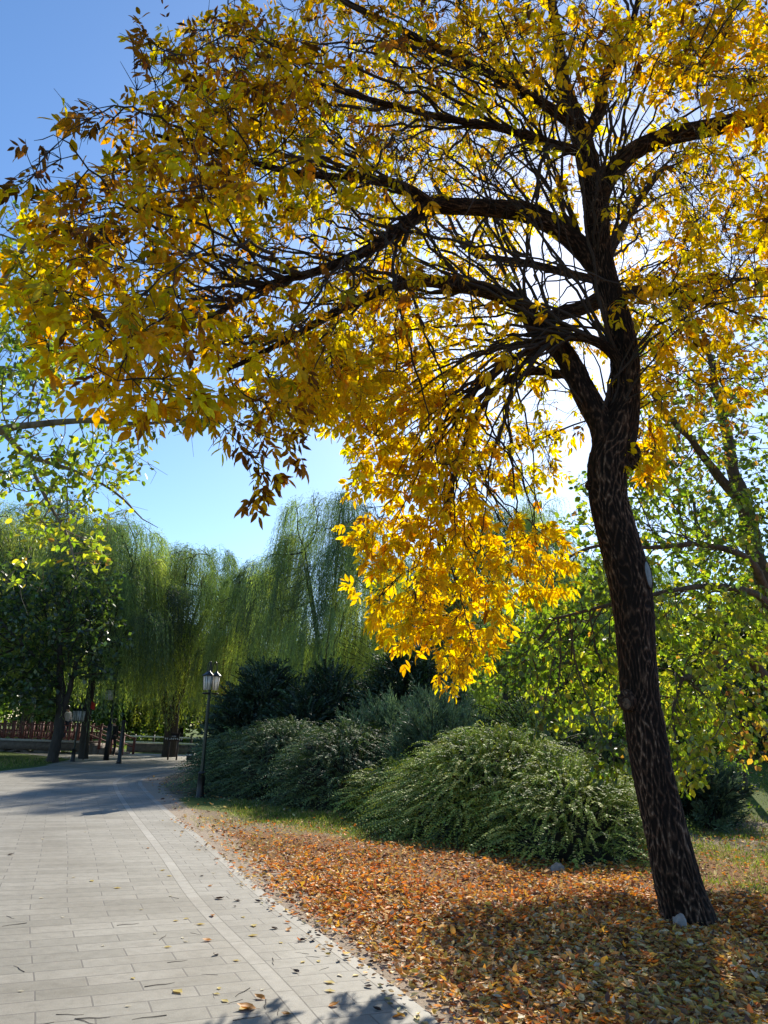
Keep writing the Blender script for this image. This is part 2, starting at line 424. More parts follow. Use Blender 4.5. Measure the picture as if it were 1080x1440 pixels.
# ------------------------------------------------------------------ terrain
EDGE_PX = [(735, 1530), (622, 1440), (521, 1362), (379, 1261), (308, 1199), (237, 1140), (212, 1117), (204, 1108), (200, 1100), (214, 1090), (245, 1083), (272, 1070)]
EDGE = np.array([gnd(*p)[:2] for p in EDGE_PX])
_sl = (EDGE[1][0]-EDGE[2][0])/(EDGE[1][1]-EDGE[2][1])
EDGE = np.vstack([[EDGE[1][0]+_sl*(q-EDGE[1][1]), q] for q in (-8.0, -4.0, 0.0, 2.5)]+[EDGE[1:]])
def sm(a, b, x):
    t = np.clip((x-a)/(b-a), 0, 1); return t*t*(3-2*t)
def edge_x(y): return np.interp(y, EDGE[:, 1], EDGE[:, 0])
def H(x, y):
    x = np.asarray(x, float); y = np.asarray(y, float)
    mound = 1.5*sm(16, 27, y)*sm(4.0, 10.0, x)
    far = 0.9*sm(60, 130, np.hypot(x, y))
    off = sm(0.25, 1.6, x-edge_x(y))
    bump = 0.045*np.sin(x*1.7+0.6*y)*np.sin(y*1.3-0.4*x)+0.03*np.sin(x*3.1+1)*np.cos(y*2.7)
    pond = -0.9*sm(0, 1.5, y-(42.5+0.0*x))*sm(0, 2, 56-y)*sm(0, 2, -14.2-x)
    return mound+far+bump*off*sm(40, 25, np.hypot(x, y))+pond*0-0.004

# ground sheet, fine near the camera, reaching the horizon
def ground():
    def axis(lo, hi, fine, n2, far):
        a = np.arange(lo, hi+1e-6, fine)
        g1 = hi+np.geomspace(fine*1.5, far-hi, n2); g0 = lo-np.geomspace(fine*1.5, far+lo, n2)[::-1]
        return np.concatenate([g0, a, g1])
    X = axis(-16, 16, 0.25, 40, 1200); Y = axis(-6, 44, 0.25, 40, 1200)
    gx, gy = np.meshgrid(X, Y); Z = H(gx, gy)
    V = np.c_[gx.ravel(), gy.ravel(), Z.ravel()]; nx = len(X)
    i = np.arange(len(Y)-1)[:, None]*nx+np.arange(nx-1)[None]; Q = np.stack([i, i+1, i+nx+1, i+nx], -1).reshape(-1, 4)
    mb = MB(); d = gx.ravel()-edge_x(gy.ravel())
    # soil colour zones (real ground cover): r = bare sandy verge, g = grass cover, b = litter-stained soil
    x_, y_ = gx.ravel(), gy.ravel()
    verge = sm(0.9, 0.1, d)*(d > -0.5)
    green = np.clip(sm(16.5, 19, y_)*sm(4, 5, x_)+sm(1.6, 1.0, np.abs((y_-(16.2-0.55*(x_+1)))))*sm(1.5, 0.5, x_)*sm(-5, -3.8, x_)+sm(40, 48, y_)+(d < -4)*0.8, 0, 1)
    lit = sm(15, 11, y_)*(d > 0)
    mb.add(V, Q, np.c_[verge, green, lit]); mt, n, out = newmat('ground soil and turf')
    b = N(n, 'ShaderNodeBsdfPrincipled', Roughness=0.95); b.inputs['Specular IOR Level'].default_value = 0.1
    a = N(n, 'ShaderNodeAttribute', _attribute_name='Col'); sp = N(n, 'ShaderNodeSeparateColor'); n.links.new(a.outputs['Color'], sp.inputs[0])
    tc = N(n, 'ShaderNodeTexCoord')
    n1 = N(n, 'ShaderNodeTexNoise', Scale=2.2, Detail=8.0, Roughness=0.7); n.links.new(tc.outputs['Object'], n1.inputs['Vector'])
    n2 = N(n, 'ShaderNodeTexNoise', Scale=40.0, Detail=5.0, Roughness=0.7); n.links.new(tc.outputs['Object'], n2.inputs['Vector'])
    soil = ramp(n, [(0.3, (0.10, 0.07, 0.045)), (0.5, (0.22, 0.165, 0.11)), (0.72, (0.34, 0.27, 0.19))]); n.links.new(n2.outputs['Fac'], soil.inputs[0])
    sand = ramp(n, [(0.3, (0.26, 0.2, 0.15)), (0.7, (0.42, 0.35, 0.27))]); n.links.new(n2.outputs['Fac'], sand.inputs[0])
    litc = ramp(n, [(0.35, (0.06, 0.03, 0.015)), (0.5, (0.22, 0.10, 0.04)), (0.65, (0.34, 0.2, 0.1))]); n.links.new(n2.outputs['Fac'], litc.inputs[0])
    grs = ramp(n, [(0.3, (0.035, 0.06, 0.012)), (0.55, (0.10, 0.14, 0.03)), (0.75, (0.2, 0.2, 0.07))]); n.links.new(n2.outputs['Fac'], grs.inputs[0])
    def mixc(f, c1, c2):
        x = N(n, 'ShaderNodeMixRGB'); n.links.new(f, x.inputs[0]); n.links.new(c1, x.inputs[1]); n.links.new(c2, x.inputs[2]); return x.outputs[0]
    def soft(o):  # break up the zone borders
        ad = N(n, 'ShaderNodeMath', _operation='ADD'); n.links.new(o, ad.inputs[0]); n.links.new(n1.outputs['Fac'], ad.inputs[1])
        mr = N(n, 'ShaderNodeMapRange'); mr.inputs[1].default_value = 0.85; mr.inputs[2].default_value = 1.15; n.links.new(ad.outputs[0], mr.inputs[0]); return mr.outputs[0]
    c = mixc(soft(sp.outputs[2]), soil.outputs[0], litc.outputs[0]); c = mixc(soft(sp.outputs[1]), c, grs.outputs[0]); c = mixc(soft(sp.outputs[0]), c, sand.outputs[0])
    n.links.new(c, b.inputs['Base Color'])
    bp = N(n, 'ShaderNodeBump', Strength=0.7, Distance=0.03); n.links.new(n2.outputs['Fac'], bp.inputs['Height']); n.links.new(bp.outputs[0], b.inputs['Normal'])
    n.links.new(b.outputs[0], out.inputs[0])
    tag(mb.build('ground', mt, smooth=True), kind='structure')
ground()

# ------------------------------------------------------------------ path
def paving_mat(name, bw, rh, c1, c2, mortar, ms=0.012, rot=0.0, off=0.5):
    mt, n, out = newmat(name)
    b = N(n, 'ShaderNodeBsdfPrincipled', Roughness=0.72); b.inputs['Specular IOR Level'].default_value = 0.35
    uv = N(n, 'ShaderNodeUVMap', _uv_map='UVMap'); mp = N(n, 'ShaderNodeMapping'); mp.inputs['Rotation'].default_value = (0, 0, rot)
    n.links.new(uv.outputs[0], mp.inputs[0])
    wob = N(n, 'ShaderNodeTexNoise', Scale=1.3, Detail=2.0); n.links.new(mp.outputs[0], wob.inputs['Vector'])
    wm = N(n, 'ShaderNodeMixRGB', _blend_type='ADD', Fac=0.016); n.links.new(mp.outputs[0], wm.inputs[1]); n.links.new(wob.outputs['Color'], wm.inputs[2])
    br = N(n, 'ShaderNodeTexBrick', Scale=1.0, Mortar__Size=ms, Mortar__Smooth=0.2, Bias=0.0, Brick__Width=bw, Row__Height=rh)
    br.offset = off; br.squash = 1.0
    br.inputs['Color1'].default_value = (0, 0, 0, 1); br.inputs['Color2'].default_value = (1, 1, 1, 1); br.inputs['Mortar'].default_value = (0.5, 0.5, 0.5, 1)
    n.links.new(wm.outputs[0], br.inputs['Vector'])
    ns = N(n, 'ShaderNodeTexNoise', Scale=9.0, Detail=8.0, Roughness=0.7); n.links.new(uv.outputs[0], ns.inputs['Vector'])
    n3 = N(n, 'ShaderNodeTexNoise', Scale=0.7, Detail=4.0); n.links.new(uv.outputs[0], n3.inputs['Vector'])
    n4 = N(n, 'ShaderNodeTexNoise', Scale=150.0, Detail=3.0); n.links.new(uv.outputs[0], n4.inputs['Vector'])
    tile = N(n, 'ShaderNodeMixRGB'); tile.inputs[1].default_value = (*c1, 1); tile.inputs[2].default_value = (*c2, 1)
    n.links.new(br.outputs['Color'], tile.inputs[0])
    r1 = ramp(n, [(0.28, (0.74, 0.73, 0.71)), (0.5, (0.97,)*3), (0.72, (1.13,)*3)]); n.links.new(ns.outputs['Fac'], r1.inputs[0])
    r3 = ramp(n, [(0.33, (0.78, 0.76, 0.72)), (0.5, (0.98, 0.97, 0.95)), (0.68, (1.1, 1.1, 1.1))]); n.links.new(n3.outputs['Fac'], r3.inputs[0])
    r4 = ramp(n, [(0.35, (0.82,)*3), (0.65, (1.12,)*3)]); n.links.new(n4.outputs['Fac'], r4.inputs[0])
    prev = tile.outputs[0]
    for r in (r1, r3, r4):
        x = N(n, 'ShaderNodeMixRGB', _blend_type='MULTIPLY', Fac=1.0); n.links.new(prev, x.inputs[1]); n.links.new(r.outputs[0], x.inputs[2]); prev = x.outputs[0]
    mo = N(n, 'ShaderNodeMixRGB'); mo.inputs[2].default_value = (*mortar, 1)
    n.links.new(br.outputs['Fac'], mo.inputs[0]); n.links.new(prev, mo.inputs[1])
    n.links.new(mo.outputs[0], b.inputs['Base Color'])
    sub = N(n, 'ShaderNodeMath', _operation='MULTIPLY_ADD'); n.links.new(br.outputs['Fac'], sub.inputs[0]); sub.inputs[1].default_value = -1.0
    n.links.new(ns.outputs['Fac'], sub.inputs[2])
    bp = N(n, 'ShaderNodeBump', Strength=0.45, Distance=0.006); n.links.new(sub.outputs[0], bp.inputs['Height']); n.links.new(bp.outputs[0], b.inputs['Normal'])
    n.links.new(b.outputs[0], out.inputs[0]); return mt
def path():
    pts, _ = resample(np.c_[EDGE, np.zeros(len(EDGE))], np.zeros(len(EDGE)), 0.25)
    pts = pts[:, :2]; n = len(pts)
    t = np.gradient(pts, axis=0); t = unit(t)
    for _ in range(12): t[1:-1] = unit((t[:-2]+t[1:-1]+t[2:])/3)
    L = np.concatenate([[0], np.cumsum(np.linalg.norm(np.diff(pts, axis=0), axis=1))])
    nl = np.c_[-t[:, 1], t[:, 0]]
    cols = [0, 0.11, 0.119, 0.65, 0.659, 0.77, 0.779, 1.8, 3.0, 4.5, 4.62]; mats = [1, 3, 2, 3, 1, 3, 0, 0, 0, 1]
    V = []; UV = []
    for c in cols:
        p = pts+nl*c; V.append(np.c_[p, np.full(n, 0.004)]); UV.append(np.c_[np.full(n, c), L])
    V = np.stack(V, 1).reshape(-1, 3); UV = np.stack(UV, 1).reshape(-1, 2); k = len(cols)
    Q = []; mi = []
    for i in range(n-1):
        for j in range(k-1):
            a = i*k+j; Q.append([a+1, a, a+k, a+k+1]); mi.append(mats[j])
    # thin kerb side so the slab edge has thickness
    me = bpy.data.meshes.new('path'); me.from_pydata(V.tolist(), [], Q)
    uvl = me.uv_layers.new(name='UVMap')
    li = np.empty(len(me.loops), dtype=np.int32); me.loops.foreach_get('vertex_index', li)
    uvl.data.foreach_set('uv', UV[li].astype(np.float32).ravel())
    me.polygons.foreach_set('material_index', np.array(mi, dtype=np.int32)); me.update()
    me.materials.append(paving_mat('grey stone paving', 0.62, 0.205, (0.204, 0.193, 0.162), (0.272, 0.257, 0.221), (0.12, 0.11, 0.095), 0.006))
    me.materials.append(paving_mat('pale edging stone', 0.62, 0.5, (0.275, 0.262, 0.23), (0.315, 0.30, 0.265), (0.13, 0.12, 0.10), 0.006, math.pi/2))
    me.materials.append(paving_mat('border paving', 0.36, 0.205, (0.215, 0.205, 0.178), (0.262, 0.25, 0.218), (0.12, 0.11, 0.095), 0.006))
    me.materials.append(simple('dark joint sand', (0.13, 0.12, 0.10), 0.9))
    o = bpy.data.objects.new('path', me); COL.objects.link(o); tag(o, kind='structure')
    # far open area where the paths meet
    P0 = [(-8.2, 36.5), (-6.5, 43.5), (-9.5, 44.5), (-14, 44), (-19, 47), (-23, 46), (-18, 40), (-13.2, 35.2), (-12.2, 30)]
    V = [(x, y, 0.0008) for x, y in P0]
    me = bpy.data.meshes.new('plaza'); me.from_pydata(V, [], [list(range(len(V)))[::-1]])
    uvl = me.uv_layers.new(name='UVMap')
    for lp in me.loops: uvl.data[lp.index].uv = V[lp.vertex_index][:2]
    me.materials.append(me_m := bpy.data.materials['grey stone paving']); me.update()
    if me.polygons[0].normal.z < 0: me.flip_normals()
    o = bpy.data.objects.new('plaza', me); COL.objects.link(o); tag(o, kind='structure')
path()
def on_path(x, y):
    e = edge_x(y); return (x < e+0.0) & (x > e-5.1)

# ------------------------------------------------------------------ main tree
YT = 7.15
def limb_px(rows):
    """rows: (px, py, width_px, Y) -> pts, radii"""
    pts = [at(a, b, y) for a, b, w_, y in rows]; rad = [pix2m(p, r[2])/2 for p, r in zip(pts, rows)]
    return np.array(pts), np.array(rad)
def main_tree():
    base = gnd(966, 1296); Y0 = float(base[1])
    root = thing('ash_tree', 'large golden leaved ash with leaning dark ridged trunk beside the paved path', 'tree', (base[0], base[1], 0))
    tr = limb_px([(969, 1312, 68, Y0), (966, 1285, 66, Y0), (950, 1225, 64, Y0), (926, 1120, 57, Y0), (905, 1010, 54, Y0), (896, 930, 53, Y0), (891, 860, 56, Y0),
                  (882, 800, 58, Y0), (867, 745, 55, Y0), (856, 700, 54, Y0), (855, 655, 57, Y0), (868, 610, 54, Y0), (878, 560, 42, Y0), (879, 510, 40, Y0),
                  (868, 450, 37, Y0), (850, 390, 35, Y0), (841, 330, 34, Y0), (838, 285, 36, Y0), (828, 240, 30, Y0), (818, 195, 28, Y0+.1), (802, 150, 24, Y0+.2), (790, 110, 19, Y0+.3), (785, 60, 15, Y0+.4), (770, -30, 10, Y0+.5)])
    mb = MB(); Pt, Rt = bark_tube(mb, tr[0], tr[1], 128, 0.011, 0.018, 21, 4.2, 0.07, 3.0, (0.13, 0.32))
    # swollen collar round the sawn-off limb on the right and knot on the left
    trunk = mb.build('trunk', M['bark'], root, smooth=True)
    def lump(px, py, Y, r, sc3, seed):
        c = at(px, py, Y); b = MB(); nu, nv = 28, 18; V = []; C = []
        for i in range(nv+1):
            for j in range(nu):
                u = 2*math.pi*j/nu; v = math.pi*i/nv
                d = np.array([math.sin(v)*math.cos(u), math.sin(v)*math.sin(u), math.cos(v)])
                nn = fbm(d[0]*2+seed, d[1]*2, d[2]*2); hh = abs(math.sin(u*4+nn*3))
                V.append(c+d*np.array(sc3)*r*(1+0.15*nn+0.06*hh)); C.append((hh*0.8,)*3)
        Q = [[i*nu+j, i*nu+(j+1) % nu, (i+1)*nu+(j+1) % nu, (i+1)*nu+j] for i in range(nv) for j in range(nu)]
        b.add(V, Q, C); return b
    lump(895, 817, Y0, 0.135, (1.05, 0.9, 1.5), 1).build('burl', M['bark'], root, smooth=True)
    lump(882, 985, Y0-.12, 0.085, (1.0, 0.9, 1.2), 4).build('burl', M['bark'], root, smooth=True)
    lump(886, 640, Y0, 0.10, (1.0, 1.0, 1.6), 7).build('burl', M['bark'], root, smooth=True)
    b = lump(832, 682, Y0, 0.06, (1.1, 1, 1), 9); b.build('burl', M['bark'], root, smooth=True)
    # scars: oval cut faces
    def scar(px, py, Y, a, bb, nrm, mat, nm, seed):
        c = at(px, py, Y); nrm = unit(np.array(nrm, float)); up = np.array([-0.18, 0, 1.0]); up = unit(up-nrm*np.dot(up, nrm)); x = np.cross(up, nrm)
        s = MB(); k = 32
        rim = [c+x*a*math.cos(t)*(1+.05*math.sin(3*t+seed))+up*bb*math.sin(t) for t in np.arange(k)*2*math.pi/k]
        mid = [c+nrm*0.006+(q-c)*0.5 for q in rim]; back = [q-nrm*0.05 for q in rim]
        s.add([c+nrm*0.01]+mid+rim+back, [[0, 1+i, 1+(i+1) % k] for i in range(k)])
        s.f.append(np.array([[1+i, 1+k+i, 1+k+(i+1) % k, 1+(i+1) % k] for i in range(k)]+[[1+k+i, 1+2*k+i, 1+2*k+(i+1) % k, 1+k+(i+1) % k] for i in range(k)]))
        s.build(nm, mat, root)
        ring = MB(); P = [c+(q-c)*1.08-nrm*0.008 for q in rim]; P.append(P[0]); P.append(P[1]); ring.tube(P, 0.013, 6, (0.5, 0.5, 0.5)); ring.build('callus_ring', M['bark'], root, smooth=True)
    scar(912, 808, Y0-0.15, 0.06, 0.135, (0.66, -0.75, 0.05), M['scar'], 'pruning_scar', 0)
    scar(881, 989, Y0-0.195, 0.045, 0.055, (-0.5, -0.85, -0.05), M['scar2'], 'pruning_scar', 2)
    # limbs
    L = []
    def L_(rows): L.append(limb_px(rows)); return L[-1]
    L_([(852, 640, 40, Y0), (846, 600, 36, Y0), (826, 560, 33, Y0+.05), (806, 520, 29, Y0+.1), (786, 490, 29, Y0+.15), (757, 462, 31, Y0+.2), (735, 432, 22, Y0+.2), (700, 413, 22, Y0+.1), (650, 402, 20, Y0), (590, 395, 17, Y0-.2), (530, 412, 14, Y0-.5), (470, 440, 11, Y0-.8), (400, 480, 8, Y0-1.2), (320, 520, 5, Y0-1.6)])
    L_([(757, 468, 26, Y0+.2), (780, 444, 20, Y0+.3), (815, 434, 20, Y0+.5), (860, 418, 20, Y0+.7), (900, 410, 17, Y0+.9), (950, 412, 12, Y0+1.0), (1010, 430, 8, Y0+1.1)])
    L_([(845, 385, 28, Y0), (818, 350, 30, Y0), (785, 322, 29, Y0-.05), (740, 300, 27, Y0-.1), (690, 293, 25, Y0-.2), (640, 290, 23, Y0-.3), (605, 290, 25, Y0-.4), (565, 320, 18, Y0-.6), (520, 350, 15, Y0-.9), (450, 380, 12, Y0-1.3), (380, 400, 9, Y0-1.7), (290, 450, 7, Y0-2.2), (200, 500, 4, Y0-2.6)])
    L_([(606, 290, 20, Y0-.4), (575, 268, 17, Y0-.6), (540, 255, 14, Y0-.8), (480, 250, 11, Y0-1.2), (400, 240, 9, Y0-1.6), (310, 215, 7, Y0-2.0), (220, 190, 4, Y0-2.4)])
    L_([(840, 290, 26, Y0), (858, 248, 26, Y0-.05), (890, 213, 27, Y0-.1), (940, 192, 25, Y0-.2), (1000, 180, 24, Y0-.3), (1080, 160, 24, Y0-.4), (1180, 140, 20, Y0-.6), (1300, 130, 14, Y0-.8), (1420, 140, 8, Y0-1)])
    L_([(880, 545, 18, Y0-.1), (868, 505, 15, Y0-.15), (838, 480, 13, Y0-.2), (800, 474, 12, Y0-.2), (760, 484, 10, Y0-.2), (715, 510, 8, Y0-.1), (670, 545, 6, Y0)])
    L_([(820, 200, 18, Y0+.1), (845, 150, 17, Y0+.2), (850, 110, 14, Y0+.2), (880, 60, 10, Y0+.2), (900, -10, 8, Y0+.2)])
    L_([(812, 180, 18, Y0+.1), (770, 150, 14, Y0-.2), (700, 110, 12, Y0-.5), (620, 70, 10, Y0-.9), (520, 20, 8, Y0-1.3), (420, -30, 6, Y0-1.6)])
    L_([(820, 215, 16, Y0), (770, 200, 12, Y0-.4), (700, 180, 10, Y0-.8), (620, 165, 9, Y0-1.2), (520, 140, 7, Y0-1.6), (420, 110, 5, Y0-2.0)])
    L_([(808, 530, 14, Y0+.1), (780, 525, 12, Y0+.3), (735, 525, 10, Y0+.6), (690, 555, 9, Y0+.9), (655, 620, 8, Y0+1.1), (630, 700, 7, Y0+1.2), (615, 780, 5, Y0+1.3)])
    L_([(850, 375, 14, Y0+.1), (870, 330, 12, Y0+.6), (900, 280, 10, Y0+1.1), (930, 240, 7, Y0+1.6)])
    L_([(846, 395, 14, Y0+.1), (800, 385, 12, Y0+.7), (740, 370, 10, Y0+1.2), (670, 360, 8, Y0+1.8)])
    SH = MB(); res = []
    for i, (p, r) in enumerate(L):
        b = MB(); big = r[0] > 0.06
        P, Rr = bark_tube(b, p, r, 56 if big else 24, 0.022, 0.010 if big else 0.005, 13 if big else 8, 4.5, 0.16, 5.0+i*3, None, True)
        b.build('limb', M['bark'], root, smooth=True)
        res.append(resample(p, r*0.95, 0.12))
    tw = resample(tr[0], tr[1], 0.12)
    # trunk nodes above the fork may sprout too
    zt = tw[0][:, 2]; up = zt > at(878, 560, Y0)[2]
    limbs = [(tw[0][up], tw[1][up], -1)]+[(p, r, 0) for p, r in res]
    # attractors: clouds of twig ends through the crown; (px, py, rx, ry, Y near, Y far, count, leafiness, tone)
    # tone 0 gold, 1 brown-olive, 2 bright yellow, 3 greenish
    CL = [(330, 110, 135, 105, 4.4, 6.6, 250, .95, 1), (250, 220, 120, 100, 4.2, 6.2, 190, 1, 1), (150, 320, 125, 85, 4.0, 5.6, 170, 1, 1), (70, 390, 60, 60, 3.9, 5.2, 50, 1, 0),
          (190, 430, 130, 85, 4.0, 5.7, 200, 1, 0), (130, 500, 80, 50, 4.0, 5.2, 50, .8, 0), (215, 545, 95, 50, 4.2, 5.6, 90, 1, 0), (370, 230, 170, 130, 5.0, 7.2, 300, .7, 3), (390, 380, 190, 110, 5.0, 7.4, 420, .36, 1),
          (400, 500, 130, 70, 5.4, 7.8, 150, .9, 0), (390, 570, 70, 45, 5.6, 7.2, 60, 1, 1), (470, 530, 85, 75, 6.4, 8.6, 150, 1.1, 2), (560, 560, 110, 100, 7.4, 8.8, 250, 1.23, 2),
          (590, 640, 115, 85, 7.5, 8.9, 260, 1.23, 2), (600, 740, 115, 90, 7.7, 8.9, 290, 1.17, 2), (590, 840, 90, 80, 7.9, 8.9, 230, 1.17, 2), (655, 800, 95, 85, 7.9, 9.0, 190, 1.1, 2), (745, 775, 68, 62, 7.8, 8.7, 140, 1.1, 2),
          (638, 915, 36, 52, 8.0, 8.8, 90, 1.2, 2), (680, 880, 60, 40, 7.8, 8.8, 50, .9, 2), (650, 620, 110, 110, 7.0, 9.0, 110, .4, 0), (760, 600, 70, 90, 7.4, 9.6, 70, .45, 3),
          (700, 480, 120, 80, 6.6, 9.4, 130, .65, 2), (560, 420, 140, 80, 6.0, 9.0, 150, .5, 0), (640, 340, 200, 120, 6.0, 10.0, 360, .30, 2), (560, 200, 180, 130, 5.4, 9.5, 560, .22, 1), (740, 180, 170, 130, 5.6, 10.0, 520, .20, 2),
          (500, 60, 190, 90, 5.0, 8.0, 240, .6, 1), (720, 50, 160, 90, 5.4, 9.0, 340, .34, 0), (900, 60, 130, 90, 5.4, 8.6, 170, .9, 0), (1030, 70, 110, 110, 5.2, 8.0, 170, 1, 0),
          (960, 260, 130, 100, 6.0, 9.5, 240, .38, 2), (105, 160, 58, 38, 4.0, 4.8, 20, .45, 4), (66, 205, 40, 24, 3.9, 4.5, 10, .45, 4), (200, 62, 46, 40, 4.3, 5.0, 18, .5, 4), (20, 260, 26, 18, 3.9, 4.4, 10, .8, 1), (1040, 360, 110, 100, 6.0, 9.0, 150, .8, 0), (960, 420, 90, 70, 6.0, 8.6, 110, .95, 0), (930, 540, 55, 80, 7.0, 9.0, 90, 1, 0), (915, 640, 35, 45, 7.4, 8.6, 36, 1, 0), (1010, 530, 80, 70, 7.0, 9.4, 80, .5, 0),
          (640, 200, 240, 180, 9.0, 11.6, 420, .62, 2), (800, 420, 170, 140, 9.0, 11.4, 240, .62, 2), (960, 320, 150, 200, 8.8, 11.0, 240, .7, 0), (540, 470, 130, 110, 8.4, 10.2, 170, .75, 2), (700, 640, 110, 70, 8.6, 10.2, 80, .6, 3), (1180, 200, 120, 160, 5.5, 9.0, 90, .8, 0), (1180, 420, 90, 120, 6.0, 9.0, 60, .8, 0), (500, -100, 260, 110, 4.8, 8.6, 110, .7, 0), (800, -120, 260, 120, 5.0, 9.0, 120, .7, 0), (1080, -90, 180, 110, 5.0, 8.5, 80, .8, 0)]
    att = []; inf = []; tone = []
    g = np.random.default_rng(11)
    for (cx, cy, rx, ry, y0, y1, n, lf, tn) in CL:
        n = int(n*1.55); u = g.normal(size=(n, 3)); u = u/np.linalg.norm(u, axis=1, keepdims=True)*g.random((n, 1))**(1/2.4)
        for q in u:
            att.append(at(cx+q[0]*rx, cy+q[1]*ry, (y0+y1)/2+q[2]*(y1-y0)/2)); inf.append(lf); tone.append(tn)
    # the lone sprig hanging into the blue gap
    for t_ in np.linspace(0, 1, 16):
        att.append(at(400-38*t_+3*math.sin(9*t_), 590+95*t_, 5.4-0.1*t_)); inf.append(1.6 if t_ > .55 else .5); tone.append(4)
    for (xa, ya) in ((338, 682), (350, 668), (378, 640), (410, 622), (422, 640), (395, 655), (362, 700)):
        att.append(at(xa, ya, 5.35)); inf.append(1.3); tone.append(4)
    att = np.array(att); inf = np.array(inf); tone = np.array(tone)
    # twig ends cut away in front of the sun so the sky glow shows
    qx, qy = proj(att); op = np.hypot((qx-785), (qy-378)) > 62; mid = np.hypot((qx-830), (qy-380)) < 230
    inf = np.where(mid, inf*.72, inf); att, inf, tone = att[op], inf[op], tone[op]
    # long arching shoots from the limbs out to the crown clouds
    LN = np.concatenate([p for p, r in res]); LT = np.concatenate([unit(np.gradient(p, axis=0)) for p, r in res]); LR = np.concatenate([r for p, r in res])
    g4 = np.random.default_rng(8)
    for q in g4.choice(len(att), 330, replace=False):
        e = att[q]; d = np.linalg.norm(LN-e, axis=1); c = e-LN; al = (unit(c)*LT).sum(1)
        cost = np.abs(d-g4.uniform(1.0, 2.9))+1.1*(1-al)+(LR < .018)*1.2+.3*g4.random(len(LN)); j = int(cost.argmin())
        if d[j] < .5: continue
        s0 = LN[j]; dl = d[j]; t = np.linspace(0, 1, max(5, int(dl/.12)))[:, None]
        c1 = s0+unit(LT[j]+.5*unit(e-s0)+.3*g4.normal(size=3)+np.array([0, 0, .25]))*dl*.4; c2 = e+np.array([0, 0, .18*dl])-unit(e-s0)*dl*.25+.08*g4.normal(size=3)*dl
        P = (1-t)**3*s0+3*t*(1-t)**2*c1+3*t*t*(1-t)*c2+t**3*e
        P[1:-1] += g4.normal(size=(len(P)-2, 3))*.014
        r0 = min(.8*LR[j], .006+.0058*dl); rr = r0*(1-t[:, 0])+.004*t[:, 0]
        b = MB(); SH.tube(P, rr, 6, None, False); limbs.append((P, rr, 0))
    pos, par, rad, ch, h, nb = grow(limbs, att, 0.115, 0.13, 2.2, 90, 0.10, 0.5, 0.16, 0.0036, 2.35, 5)
    b = SH; tubes_from(b, pos, par, rad, ch, nb, None, 0.03)
    # bare side twiglets
    g2 = np.random.default_rng(3); idx = np.array([i for i in range(nb, len(pos)) if h[i] >= 3]); pick = g2.choice(idx, 17000)
    for i in pick:
        d = pos[i]-pos[par[i]]; d = d/(np.linalg.norm(d)+1e-9); d = unit(d+0.9*g2.normal(size=3)); l = g2.uniform(.08, .28)
        p1 = pos[i]+d*l*.5; p2 = p1+unit(d+0.35*g2.normal(size=3))*l*.5
        b.tube([pos[i], p1, p2], [.0038, .003, .0016], 3, None, False)
    b.build('twigs', M['twig'], root)
    # compound leaves on the outer shoots
    cand = np.array([i for i in range(nb, len(pos)) if h[i] <= 4 or rad[i] < 0.0052])
    d2 = np.empty(len(cand)); ni = np.empty(len(cand), int)
    for s0 in range(0, len(cand), 1000):
        dd = np.linalg.norm(pos[cand[s0:s0+1000]][:, None]-att[None], axis=2); ni[s0:s0+1000] = dd.argmin(1); d2[s0:s0+1000] = dd.min(1)
    lf = inf[ni]*(d2 < 0.6)
    K = g2.poisson(2.0*lf**1.2); src = np.repeat(cand, K); tn = tone[np.repeat(ni, K)]
    n = len(src); sdv = unit(pos[src]-pos[par[src]])
    D = unit(sdv*0.7+0.75*rdir(n, g2)+np.array([0, 0, -0.75])); Nn = unit(rdir(n, g2)*0.8+np.array([0, 0, .8]))
    B = pos[src]+rdir(n, g2)*0.01
    gold = [(.87, .55, .006), (.90, .66, .008), (.84, .43, .006), (.62, .50, .012), (.36, .34, .03), (.40, .17, .015), (.16, .07, .02)]
    W = {0: [5, 4, 3.5, 1.5, .6, .9, .4], 1: [3.5, 2, 4, 1.2, .6, 3, 2], 2: [6, 10, 1.6, 1.5, .4, .2, .05], 3: [3, 4, 1, 4, 3.5, .6, .3], 4: [.3, .2, 1, .1, 0, 5, 2]}
    Cc = np.zeros((n, 3))
    for k_ in W:
        s_ = tn == k_; Cc[s_] = palette(int(s_.sum()), gold, W[k_], .14, g2)
    lb = MB(); rl = g2.uniform(.10, .17, n); X = unit(np.cross(D, Nn)); sz = g2.uniform(.062, .135, n)*np.where(tn == 1, .92, 1.0)
    lb_r = MB()
    for fr, sg in ((.42, 1), (.42, -1), (.78, 1), (.78, -1), (1.0, 0)):
        keep = g2.random(n) < (.82 if sg else .97)
        p = B+D*(rl*fr)[:, None]; dr = unit(D*(.62 if sg else 1)+X*(sg*.8)+rdir(n, g2)*.28+np.array([0, 0, -.22])); nn = unit(Nn+rdir(n, g2)*.5)
        c = Cc*(1+.1*g2.normal(size=(n, 1)))
        cr = keep & (((Cc[:, 0] < .38) & (g2.random(n) < .85)) | (g2.random(n) < .16)); fl = keep & ~cr
        add_leaves(lb, LEAF_HI, p[fl], dr[fl], nn[fl], sz[fl], np.clip(c[fl], .005, .95), g2.uniform(.8, 1.15, fl.sum()))
        add_leaves(lb, LEAF_CURL, p[cr], dr[cr], nn[cr], sz[cr]*.85, np.clip(c[cr], .005, .95), g2.uniform(.45, .8, cr.sum()))
    lb.build('foliage', M['gold'], root)
    print('main tree nodes', len(pos), 'compound leaves', n)
    # thin stalks
    return root
TREE = main_tree()

